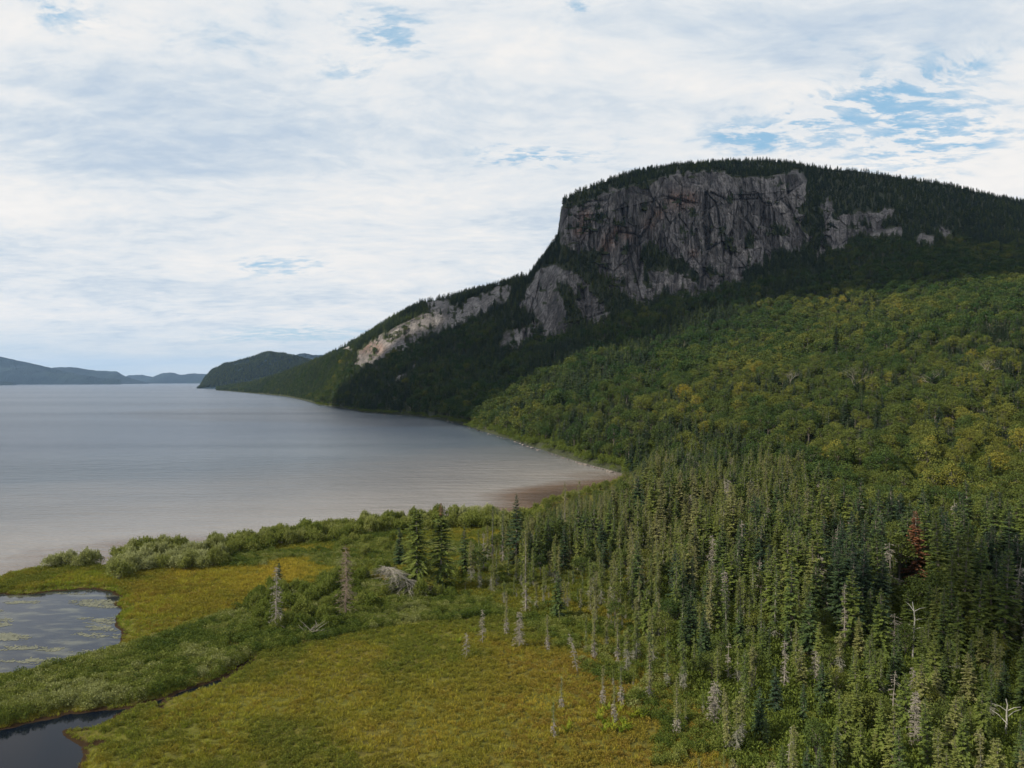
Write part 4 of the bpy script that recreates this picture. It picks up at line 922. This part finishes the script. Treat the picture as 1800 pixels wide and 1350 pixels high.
scatter('bank_thicket', Psh-[0, 0, .2], .8+.8*r.random(len(Psh)), r.random(len(Psh))*6.28, r.integers(0, 4, len(Psh)), np.clip(.15+.25*r.random(len(Psh)), 0, 1), C_lowf, 'green thicket along the rocky bank of the bay')
# the headland's forest
n = 16000; hr, hc_ = HA.shape[:2]; ri = r.uniform(1, hr*.68, n); cj = r.uniform(0, hc_-1.001, n); i0 = ri.astype(int); j0 = cj.astype(int); fu = (ri-i0)[:, None]; fv = (cj-j0)[:, None]
Ph = HA[i0, j0]*(1-fu)*(1-fv)+HA[i0+1, j0]*fu*(1-fv)+HA[i0, j0+1]*(1-fu)*fv+HA[i0+1, j0+1]*fu*fv
scatter('headland_forest', Ph-[0, 0, 1], 1.1+.7*r.random(n), r.random(n)*6.28, r.integers(0, 4, n), np.clip(.2+.2*r.normal(size=n), 0, .7), C_con, 'dark forest covering the headland')

# ------------------------------------------------------------------ single trees that stand out
def hero(rec):
    hx, yt, yb, kd, tint, label, op = rec
    x_, y_ = flat(hx, yb+4); z_ = float(land_z(np.array([x_]), np.array([y_]))[0]); h_ = (yb+4-yt)*y_/F-.2
    p = (x_, y_, z_); sd_ = int(hx*7+yt); nm = 'spruce_tree'; cat = 'spruce'; gr = None
    if kd == 'fir': tc = spruce(h_, h_*.19, sd_, droop=.35, card=.30); parts = pair(nm, tc, M_bark, (M_dead, M_spruce, M_bark))
    elif kd == 'lichen2': tc = spruce(h_, h_*.23, sd_, droop=.6, bare=.10, sparse=.05, card=.36, twig=1., pw=.55); parts = pair(nm, tc, M_dead, (M_dead, M_spruce, M_bark))
    elif kd == 'redtip':
        tc = spruce(h_*.90, h_*.24, sd_, droop=.6, bare=.08, sparse=.0, card=.36, twig=1., pw=.55)
        tc[0].tube([[0, 0, h_*.8], [.02, 0, h_*.99]], [.05, .015], 0, 5); parts = pair(nm, tc, M_dead, (M_dead, M_spruce, M_bark))
        tp = spruce(2.0, .5, sd_+1, card=.2, droop=.1); me_ = tp[1].mesh('dead_tip', [M_dead, M_red, M_dead]); V_ = np.zeros(len(me_.vertices)*3); me_.vertices.foreach_get('co', V_); V_ = V_.reshape(-1, 3)+[.02, 0, h_-2.0]
        me_.vertices.foreach_set('co', V_.ravel()); parts.append(('dead_tip', me_))
    elif kd == 'lic': tc = spruce(h_, h_*.095+.1, sd_, bare=.30, sparse=.25, club=.15, droop=.65, twig=1., card=.26); parts = pair(nm, tc, M_dead, (M_dead, M_spruce, M_bark))
    elif kd == 'bog': tc = spruce(h_, h_*.11+.05, sd_, bare=.42, sparse=.3, club=.3, droop=.6, twig=1., card=.22, leanx=op.get('lean', 0)); parts = pair(nm, tc, M_dead, (M_dead, M_spruce, M_bark))
    elif kd == 'red': tc = spruce(h_, h_*.21, sd_, droop=.3, card=.36, sparse=.3); parts = pair(nm, tc, M_dead, (M_dead, M_red, M_dead)); nm = 'dying_fir'; cat = 'fir'; tint = .15
    elif kd in ('dead', 'dead2', 'deadgreen', 'deadbrown', 'deadlean'):
        tc = dead_conifer(h_, {'dead': .6, 'dead2': .95, 'deadgreen': 1.4, 'deadbrown': 2.0, 'deadlean': .6}[kd], sd_, {'dead': 1.2, 'dead2': 2.6, 'deadgreen': 1.6, 'deadbrown': 2.2, 'deadlean': 1}[kd], leanx=-.22 if kd == 'deadlean' else 0)
        nm = 'dead_spruce'; cat = 'dead tree'; m2 = bark_mat('brown_dead_wood', (.10, .07, .05), (.22, .17, .13)) if kd == 'deadbrown' else M_dead
        parts = [('trunk', tc[0].mesh('snag_trunk', [m2])), ('branches', tc[1].mesh('snag_branches', [m2, m2]))]
    elif kd == 'deadside':
        tc = dead_conifer(h_, 2.3, sd_, .7); nm = 'dead_spruce'; cat = 'dead tree'; parts = [('trunk', tc[0].mesh('snag_trunk', [M_dead])), ('branches', tc[1].mesh('snag_branches', [M_dead, M_dead]))]
    elif kd in ('birch', 'birchs'):
        rr_ = np.random.default_rng(sd_); tr = MB(); br = MB(); n_ = 8; zt = np.linspace(0, 1, n_)
        axis = np.stack([np.sin(zt*3)*.12*h_*.15, 0*zt, h_*zt], -1)+rr_.normal(size=(n_, 3))*[.05, .05, 0]; axis[0] = 0; tr.tube(axis, .11*(1-zt*.6), 0, 7)
        for q in range(9 if kd == 'birch' else 5):
            f = .5+.5*rr_.random(); o = axis[int(f*7)]; az = rr_.random()*6.28; L = .5+rr_.random()*1.2
            br.tube([o, o+[math.cos(az)*L*.5, math.sin(az)*L*.5, .35*L], o+[math.cos(az)*L, math.sin(az)*L, .5*L]], [.045, .03, .012], 0, 4)
        nm = 'birch_snag'; cat = 'dead tree'; parts = [('trunk', tr.mesh('birch_trunk', [M_birch])), ('branches', br.mesh('birch_branches', [M_birch]))]
    elif kd == 'windthrow':
        rr_ = np.random.default_rng(5); tr = MB(); br = MB()
        tr.tube([[3.4, .5, .1], [2.0, .2, 1.1], [.6, 0, 2.1], [-.8, -.2, 3.0], [-2.0, -.3, 3.7]], [.16, .13, .09, .05, .02], 0, 7)
        for q in range(120):
            f = rr_.random(); o = np.array([2.9-4.8*f, .4-.7*f, .5+3.2*f])
            az = rr_.uniform(0, 6.28); L = (1.0+2.6*rr_.random()**1.3)*(1-.45*f); s_ = np.linspace(0, 1, 5); dx, dy = math.cos(az)*.9, math.sin(az)*.8
            Q_ = np.stack([o[0]+dx*L*s_, o[1]+dy*L*s_, np.maximum(o[2]+L*(.45*rr_.random()*s_-.75*s_**2), .15)], -1); br.tube(Q_, [.026, .021, .016, .010, .004], 0, 4)
            for g in range(7):
                k_ = .3+.65*rr_.random(); o2 = np.array([np.interp(k_, s_, Q_[:, c_]) for c_ in range(3)]); d2 = np.array([dx+rr_.normal()*.6, dy+rr_.normal()*.6, -.3*rr_.random()])*(.4+.6*rr_.random())
                br.tube([o2, o2+d2*.5, o2+d2+[0, 0, -.15]], [.018, .013, .004], 0, 3)
        nm = 'fallen_tree'; cat = 'dead tree'; parts = [('trunk', tr.mesh('fallen_trunk', [M_pale])), ('branches', br.mesh('fallen_branches', [M_pale]))]
    elif kd == 'brush':
        rr_ = np.random.default_rng(6); br = MB()
        for q in range(46):
            az = rr_.random()*6.28; L = .6+1.5*rr_.random(); el = rr_.random()*.9; o = np.array([rr_.normal()*.7, rr_.normal()*.4, .25]); dv = np.array([math.cos(az), math.sin(az)*.6, el])
            br.tube([o, o+dv*L*.5, o+dv*L+[0, 0, -.1]], [.04, .03, .01], 0, 4)
        br.tube([[.3, 0, .35], [1.6, -.2, .45], [3.0, -.3, .4]], [.09, .07, .03], 0, 5)
        o = obj('fallen_branches', br.mesh('fallen_branches', [M_dead]), None, p); return tag(o, label, 'fallen branches')
    thing(nm, p, 0, tint, label, cat, gr, parts, 1.35 if kd == 'windthrow' else 1.)
for rec in HLIST: hero(rec)
# standouts on the slope
for (a_, yt, yb, kd, label) in ((1502, 658, 700, 'bare', 'grey leafless broadleaf tree with fan-shaped crown on the slope'), (1724, 638, 684, 'bare', 'pale leafless tree with forked limbs on the right slope'),
        (1642, 662, 700, 'bare', 'pale twiggy leafless tree between broadleaf crowns on the right slope'), (1450, 727, 752, 'red', 'small bright red dying fir among broadleaf crowns'),
        (1470, 572, 640, 'fir', 'tall dark spruce rising out of the broadleaf slope'), (1471, 618, 648, 'snag', 'thin white dead trunk below the tall dark spruce'), (974, 615, 640, 'snag', 'thin pale dead trunk on the dark slope below the cliff'),
        (1387, 664, 700, 'bare', 'faint grey leafless tree left of the fan-shaped one')):
    P0 = on_slope(a_, yb); h_ = (yb-yt)*P0[1]/F+1; s0 = int(a_)
    if kd == 'bare':
        tc = bare_tree(h_*1.05, s0, .62, 4); thing('leafless_tree', P0, 0, 0, label, 'leafless tree', None, [('trunk', tc[0].mesh('bare_trunk', [M_birch])), ('branches', tc[1].mesh('bare_branches', [M_dead]))])
    elif kd == 'snag':
        tc = dead_conifer(h_, .8, s0, .8); thing('dead_spruce', P0, 0, 0, label, 'dead tree', None, [('trunk', tc[0].mesh('snag_trunk', [M_birch])), ('branches', tc[1].mesh('snag_branches', [M_dead, M_dead]))])
    else:
        tc = spruce(h_, h_*.17, s0, card=.4); mm = M_red if kd == 'red' else M_spruce
        thing('dying_fir' if kd == 'red' else 'spruce_tree', P0, 0, 0, label, 'fir' if kd == 'red' else 'spruce', None, pair('slope_tree', tc, M_bark, (M_dead, mm, M_bark)))

# ------------------------------------------------------------------ shore bushes
def top_line(a_): return np.interp(a_, [60, 110, 165, 182, 200, 250, 330, 400, 500, 600, 700, 760, 840, 900, 940], [980, 972, 973, 990, 966, 946, 952, 944, 921, 910, 899, 896, 893, 902, 897])
blist = []
def addb(a_, b_, s_, t_, z_): blist.append((a_, b_, s_, t_, z_))
for a_ in np.arange(62, 168, 15): addb(a_, 1001+r.normal()*3, .85+.2*r.random(), .72+.2*r.random(), 'of the pale clump at the far left shore')
addb(190, 990, .85, .8, 'alone in the gap on the left shore')
for a_ in np.arange(205, 400, 17):
    for k_ in range(4): addb(a_+r.normal()*6, np.interp(a_, [200, 250, 400], [992, 976, 968])+k_*11+r.normal()*2, .85+.35*r.random(), (.62 if k_ else .5)+.3*r.random(), 'in the silvery green thicket on the left shore')
for a_ in np.arange(400, 610, 16):
    for k_ in range(3): addb(a_+r.normal()*6, np.interp(a_, [400, 500, 600], [968, 945, 935])+k_*9+r.normal()*2, .8+.4*r.random(), .35+.35*r.random(), 'in the green thicket on the middle shore')
for a_ in np.arange(600, 960, 15):
    for k_ in range(3): addb(a_+r.normal()*6, np.interp(a_, [600, 700, 840, 900, 960], [934, 922, 917, 921, 905])+k_*8+r.normal()*2, .9+.45*r.random(), .40+.35*r.random(), 'in the bright green thicket by the broad spruces')
for a_ in (800, 815, 830, 845, 858, 868): addb(a_, 918+r.normal()*1.5, 1.15, 1.0, 'of the whitish willow clump at the shore')
for a_ in np.arange(960, 1096, 12): addb(a_, np.interp(a_, [960, 1000, 1050, 1096], [892, 878, 864, 848])+3, .7+.3*r.random(), .5+.2*r.random(), 'fringing the brown bay')
for q in range(40):
    a_ = r.uniform(560, 800); addb(a_, r.uniform(1000, 1062)+(a_ < 650)*18, .6+.4*r.random(), .15+.4*r.random(), 'around the toppled grey tree')
for q in range(34): addb(r.uniform(440, 590), r.uniform(1040, 1120), .6+.35*r.random(), .2+.35*r.random(), 'around the lone grey spruce on the point')
for q in range(22): addb(r.uniform(600, 720), r.uniform(950, 985), .5+.3*r.random(), .4+.3*r.random(), 'on the flat behind the broad spruces')
for (a_, b_, s_, t_, z_) in blist:
    x_, y_ = flat(a_, b_); zz_ = float(land_z(np.array([x_]), np.array([y_]))[0])
    if zz_ < .1: continue
    o = obj('alder_bush', bushM[r.integers(4)], None, (x_, y_, zz_-.05)); o.rotation_euler.z = r.random()*6.28; o.scale = (s_*r.uniform(.85, 1.5), s_*r.uniform(.85, 1.4), s_*(1.0+.35*r.random())); o['tint'] = float(min(1, t_))
    look = 'silvery' if t_ > .75 else 'light green' if t_ > .5 else 'deep green'
    tag(o, f'{look} {"large" if s_ > 1 else "rounded" if s_ > .75 else "low"} bush {rel(a_, b_)}', 'bush', f'bushes {z_}')
# fern clumps
fm = []
for k_ in range(3):
    rr_ = np.random.default_rng(k_+300); b = MB()
    for q in range(9):
        az = rr_.random()*6.28; L = .9+.4*rr_.random(); s_ = np.linspace(0, 1, 12); le = .25+.35*rr_.random()
        P_ = np.stack([math.cos(az)*L*le*s_*1.2, math.sin(az)*L*le*s_*1.2, L*(s_*1.0-.28*s_**2.5)], -1)
        for sg in (-1, 1): b.cards(P_[1:], np.stack([-math.sin(az)*sg+0*s_[1:], math.cos(az)*sg+0*s_[1:], .25+0*s_[1:]], -1), .26*(1.05-s_[1:]), .11, 0, rr_.random(), rr_)
    fm.append(b.mesh('fern', [M_fern]))
for (a_, b_) in ((1062, 1285), (1072, 1292), (1052, 1276), (1080, 1280), (1092, 1300), (1098, 1292), (1105, 1297), (1078, 1298), (1112, 1276), (1120, 1272), (1130, 1275), (1055, 1266), (1068, 1262), (1090, 1262), (1062, 1300), (1000, 1290), (996, 1298), (1095, 1286), (806, 1138)):
    x_, y_ = flat(a_, b_); o = obj('fern_clump', fm[r.integers(3)], None, (x_, y_, float(land_z(np.array([x_]), np.array([y_]))[0]))); o.rotation_euler.z = r.random()*6; o['tint'] = float(r.random())
    tag(o, 'bright yellow-green fern clump on the bog below the grey spruces' if a_ > 1010 else 'small lone yellow-green fern clump on the open bog left of the others' if a_ < 900 else 'yellow-green ferns beside the soft green small spruce', 'fern', 'fern clumps on the bog')
# ------------------------------------------------------------------ boulders on the far bank
def rockmesh(seed):
    rr_ = np.random.default_rng(seed); n = 10; th = np.linspace(0, 2*np.pi, 14, endpoint=False); ph = np.linspace(-1.45, 1.45, n)
    V = np.array([[math.cos(p)*math.cos(t), math.cos(p)*math.sin(t), math.sin(p)] for p in ph for t in th])
    for q in range(9):      # flatten facets
        d_ = rr_.normal(size=3); d_ /= np.linalg.norm(d_); k_ = V@d_; lim_ = .55+.3*rr_.random(); V -= np.clip(k_-lim_, 0, 9)[:, None]*d_
    V *= np.array([1, .75, .6]); i = np.arange(n*14).reshape(n, 14); j = np.roll(i, -1, 1)
    Q = np.stack([i[:-1], j[:-1], j[1:], i[1:]], -1).reshape(-1, 4); return mesh_arr('boulder', V, Q, [M_boulder])
rm = [rockmesh(k_) for k_ in range(6)]
bs = [(a_, sh_y(a_)+.2+r.normal()*.5, .35+.75*r.random()**2) for a_ in np.concatenate([r.uniform(600, 840, 45), r.uniform(840, 1096, 90)])]
bs += [(676, 730, 2.4), (700, 731.5, 1.1), (787, 741, 1.6), (795, 743, 1.3), (840, 758, 1.7), (1030, 818, 1.6), (1022, 816.5, 1.3), (1075, 831, 1.6), (1068, 829, 1.2), (935, 788, 1.5), (920, 783, 1.5), (905, 777, 1.2), (1045, 822, 1.2), (945, 792, 1.1)]
for n_, (a_, b_, s_) in enumerate(bs):
    s_ *= .8
    x_, y_ = flat(a_, b_); o = obj('boulder', rm[n_ % 6], None, (x_, y_, .12*s_)); o.scale = (s_, s_, s_*.9); o.rotation_euler.z = r.random()*6
    z_ = 'of the bay opposite the bog' if a_ > 960 else 'below the rounded green trees' if a_ > 770 else 'below the pale rock slabs'
    big_ = 'large pale' if s_ > 1.1 else 'rounded grey' if s_ > .56 else 'small grey'
    lab = f'{big_} boulder at the waterline {z_}'
    if n_ == 135: lab = 'biggest pale boulder alone at the far waterline'
    tag(o, lab, 'boulder', None if n_ == 135 else f'boulders at the waterline {z_}')

# ------------------------------------------------------------------ ground cover on the bog
def cover(n, x0, x1, y0, y1):
    X_ = r.uniform(x0, x1, n); Y_ = r.uniform(y0, y1, n); s_ = land_sd(X_, Y_); k_ = s_ > -.12
    X_, Y_, s_ = X_[k_], Y_[k_], s_[k_]; P_ = np.stack([X_, Y_, np.maximum(land_z(X_, Y_, s_)-.03, .0)], -1); a_, b_ = topix(X_, Y_); v_ = (a_ > -60) & (a_ < 1860)
    return P_[v_], s_[v_], a_[v_], b_[v_]
C_sedge = proto_collection('sedge', [tuft(26, .50, .28, 400+i, .04).mesh('sedge', [M_sedge, M_sedge]) for i in range(4)])
C_heath = proto_collection('heath', [mound(85, .42, .42, 410+i, .15).mesh('heath', [M_bark, M_heath]) for i in range(4)])
C_low = proto_collection('low_bush', [mound(240, .75, .95, 420+i, .17).mesh('low_bush', [M_bark, M_alder]) for i in range(4)])
P1, s1, a1, b1 = cover(150000, -95, 75, 62, 190)
gold = np.exp(-((a1-500)/110)**2-((b1-1005)/22)**2)+.8*np.exp(-((a1-150)/60)**2-((b1-1020)/12)**2)
LOWB = [(-50, 1215), (0, 1200), (120, 1168), (220, 1140), (300, 1115), (400, 1080), (470, 1040), (640, 1020), (760, 1050), (860, 1060), (900, 1085), (780, 1095), (640, 1110), (560, 1130), (450, 1150), (390, 1185), (275, 1228), (130, 1250), (0, 1278), (-50, 1290)]
lowb = in_poly(a1, b1, LOWB)
n1 = fbm(P1[:, 0]/7, P1[:, 1]/7, 4, 201); n2 = fbm(P1[:, 0]/2.5, P1[:, 1]/2.5, 3, 202); n3_ = fbm(P1[:, 0]/20, P1[:, 1]/20, 3, 203)
mainbog = (b1 > 1090)
psedge = np.clip(.55+(n1-.5)*1.9+(n3_-.5)*1.2+gold*.9+(s1 < 1.2)*.6-.34*sstep(720, 1000, a1)*sstep(1060, 1140, b1), .05, .97)
issedge = (r.random(len(P1)) < psedge) & ~(lowb & (s1 > 1.0))
keep = ~(lowb & ~issedge & (r.random(len(P1)) < .5))
ts = np.clip(.34+(n2-.5)*.4+(n3_-.5)*1.1+(n1-.5)*.35+gold*.22-.35*(s1 < 1.2)*(b1 < 1100)+.15*sstep(1200, 1350, b1)+.18*(n3_-.5), 0, 1)
s_sc = (.55+.8*r.random(len(P1))**2)*np.where(mainbog, .8, 1.05)*(1-.15*(s1 < 1))
j = issedge
scatter('sedge', P1[j], s_sc[j], r.random(j.sum())*6.28, r.integers(0, 4, j.sum()), ts[j], C_sedge, 'yellow-green sedge over the bog')
j = ~issedge & ~lowb
th_ = np.clip(.38+(n3_-.5)*1.0+(n1-.5)*1.5+(n2-.5)*.7+.25*np.exp(-((a1-230)/110)**2-((b1-1050)/45)**2)+.28*sstep(780, 1000, a1)*sstep(1100, 1180, b1)-.30*(b1 < 965)-.25*np.exp(-((a1-700)/110)**2-((b1-1120)/35)**2), 0, 1)
scatter('heath', P1[j], (.55+.6*r.random(j.sum()))*np.where(mainbog[j], .85, 1.2), r.random(j.sum())*6.28, r.integers(0, 4, j.sum()), th_[j], C_heath, 'russet and olive heath shrubs on the bog')
# taller low bushes
X_ = r.uniform(-90, 60, 60000); Y_ = r.uniform(64, 190, 60000); sd_ = land_sd(X_, Y_); a_, b_ = topix(X_, Y_)
nn = fbm(X_/6, Y_/6, 3, 205)
inl = in_poly(a_, b_, LOWB) & (nn > .30)
ins = (sdist(X_, Y_, [flat(*p) for p in STAND]) > -1) & (nn > .42)
inb = (b_ < 1000) & (a_ > 380) & (a_ < 960) & (nn > .5)
k_ = (sd_ > .5) & (inl | ins | inb) & (a_ > -60) & (a_ < 1860); idx = np.where(k_)[0]
idx = idx[r.random(len(idx)) < np.where(ins[idx] & ~inl[idx], .55, .9)]
Pl = np.stack([X_, Y_, land_z(X_, Y_)-.03], -1)[idx]
tl = np.clip(.42+(fbm(Pl[:, 0]/5, Pl[:, 1]/5, 3, 206)-.5)*1.3+.2*r.normal(size=len(Pl))+.22*np.exp(-((a_[idx]-120)/150)**2-((b_[idx]-1230)/30)**2), 0, .85)
tl = np.where(ins[idx], tl*.95, tl)
scatter('low_bushes', Pl, (.7+.6*r.random(len(Pl)))*np.where(a_[idx] < 450, .95, .85), r.random(len(Pl))*6.28, r.integers(0, 4, len(Pl)), tl, C_low, 'low green thicket covering the points and the stand floor')
# understorey on the lower slope
X_ = r.uniform(20, 220, 30000); Y_ = r.uniform(60, 260, 30000); a_, b_ = topix(X_, Y_); k_ = (a_ > 1150) & (a_ < 1900) & (land_sd(X_, Y_) > 1)
Pu = np.stack([X_, Y_, land_z(X_, Y_)], -1)[k_][:14000]
scatter('understorey', Pu, 1.1+.9*r.random(len(Pu)), r.random(len(Pu))*6.28, r.integers(0, 4, len(Pu)), np.clip(.15+.2*r.random(len(Pu)), 0, 1), C_low, 'dark undergrowth between the spruces')
print('cover', len(P1), len(Pl), len(Pu))
# floating weed on the pond
V = [[0, 0, 0]]; n = 8; ang = np.arange(n)*2*np.pi/n
vv = np.stack([np.cos(ang)*.11, np.sin(ang)*.11, 0*ang], -1); pm = MB()
for q in range(9):
    o_ = rng.normal(size=3)*[.35, .18, 0]; pm.add(vv+o_+[0, 0, rng.random()*.01], [[0, 1, 2, 3], [0, 3, 4, 7], [4, 5, 6, 7]], 0)
C_pad = proto_collection('pad', [pm.mesh('pad', [M_pad])])
X_ = r.uniform(-150, -40, 60000); Y_ = r.uniform(80, 130, 60000); sdp = sdist(X_, Y_, pond); a_, b_ = topix(X_, Y_, .06)
nn = fbm(X_/7+Y_/14, Y_/2.2, 4, 210)+.18*np.exp(-((a_-140)/70)**2-((b_-1058)/14)**2)+.16*np.exp(-((a_-0)/35)**2-((b_-1110)/22)**2)+.12*np.exp(-((a_-150)/60)**2-((b_-1135)/12)**2)+.1*np.exp(-((a_-60)/60)**2-((b_-1165)/10)**2)-.16*np.exp(-((a_-60)/50)**2-((b_-1085)/10)**2)
k_ = (sdp > .4) & (nn > .57) & (a_ > -60); k_ &= r.random(len(X_)) < np.clip((nn-.57)*4.5, 0, .8)
scatter('pond_weed', np.stack([X_, Y_, .075+0*X_], -1)[k_], .7+.7*r.random(k_.sum()), r.normal(size=k_.sum())*.4, np.zeros(k_.sum()), r.random(k_.sum()), C_pad, 'pale floating weed in streaks on the pond')
# ------------------------------------------------------------------ clouds overhead that throw the shade on the mountain
def cloud(cx_, cy_, cz_, ax, ay, seed, thick=120, n=90):
    u_ = np.linspace(-1, 1, n); A, B = np.meshgrid(u_, u_); rr_ = np.hypot(A, B)
    sc_ = np.maximum(np.maximum(abs(A), abs(B)), 1e-6)/np.maximum(rr_, 1e-6); A2, B2 = A*sc_, B*sc_; rr_ = np.hypot(A2, B2); th = np.arctan2(B2, A2)
    w_ = .80+.40*fbm(np.cos(th)*2.2+5, np.sin(th)*2.2+5, 5, seed)
    Xc, Yc = A2*ax*w_, B2*ay*w_; e = np.sqrt(np.clip(1-rr_**2, 0, 1))
    top = e*thick*(.5+fbm(Xc/90, Yc/90, 4, seed+1)); bot = -e*thick*.25*(.5+fbm(Xc/90, Yc/90, 4, seed+2))
    V = np.concatenate([np.stack([Xc+cx_, Yc+cy_, cz_+top], -1).reshape(-1, 3), np.stack([Xc+cx_, Yc+cy_, cz_+bot], -1).reshape(-1, 3)])
    Q = grid_quads(n, n); Q = np.concatenate([Q, Q[:, ::-1]+n*n]); o = obj('cloud', mesh_arr('cloud', V, Q, [M_cloud], smooth=True)); return tag(o, 'low white cloud above and outside the view', 'cloud', None, 'stuff')
def above(x_, y_, z_, alt): t = (alt-z_)/S3.z; return x_+S3.x*t, y_+S3.y*t
xx, yy = above(500, 965, 230, 1150); cloud(xx, yy, 1150, 790, 465, 5)
xx, yy = above(-110, 790, 60, 1100); cloud(xx, yy, 1100, 390, 250, 31, 70)
xx, yy = above(175, 75, 5, 700); cloud(xx, yy, 700, 120, 62, 9, 40)
# ------------------------------------------------------------------ haze
m_, t_, o_ = mat('haze_air'); m_.cycles.volume_sampling = 'DISTANCE'
pv = t_.new('ShaderNodeVolumePrincipled', {'Color': (.42, .64, 1., 1), 'Density': .000026, 'Anisotropy': .2})
t_.l.new(pv.outputs[0], o_.inputs['Volume'])
me = bpy.data.meshes.new('haze'); x0, x1, y0, y1, z0, z1 = -60000, 25000, -300, 18000, -8, 900*0+560
me.from_pydata([(x0, y0, z0), (x1, y0, z0), (x1, y1, z0), (x0, y1, z0), (x0, y0, z1), (x1, y0, z1), (x1, y1, z1), (x0, y1, z1)], [], [(0, 3, 2, 1), (4, 5, 6, 7), (0, 1, 5, 4), (1, 2, 6, 5), (2, 3, 7, 6), (3, 0, 4, 7)])
me.materials.append(m_); tag(obj('haze', me), 'thin summer haze over the lake', None, None, 'stuff')
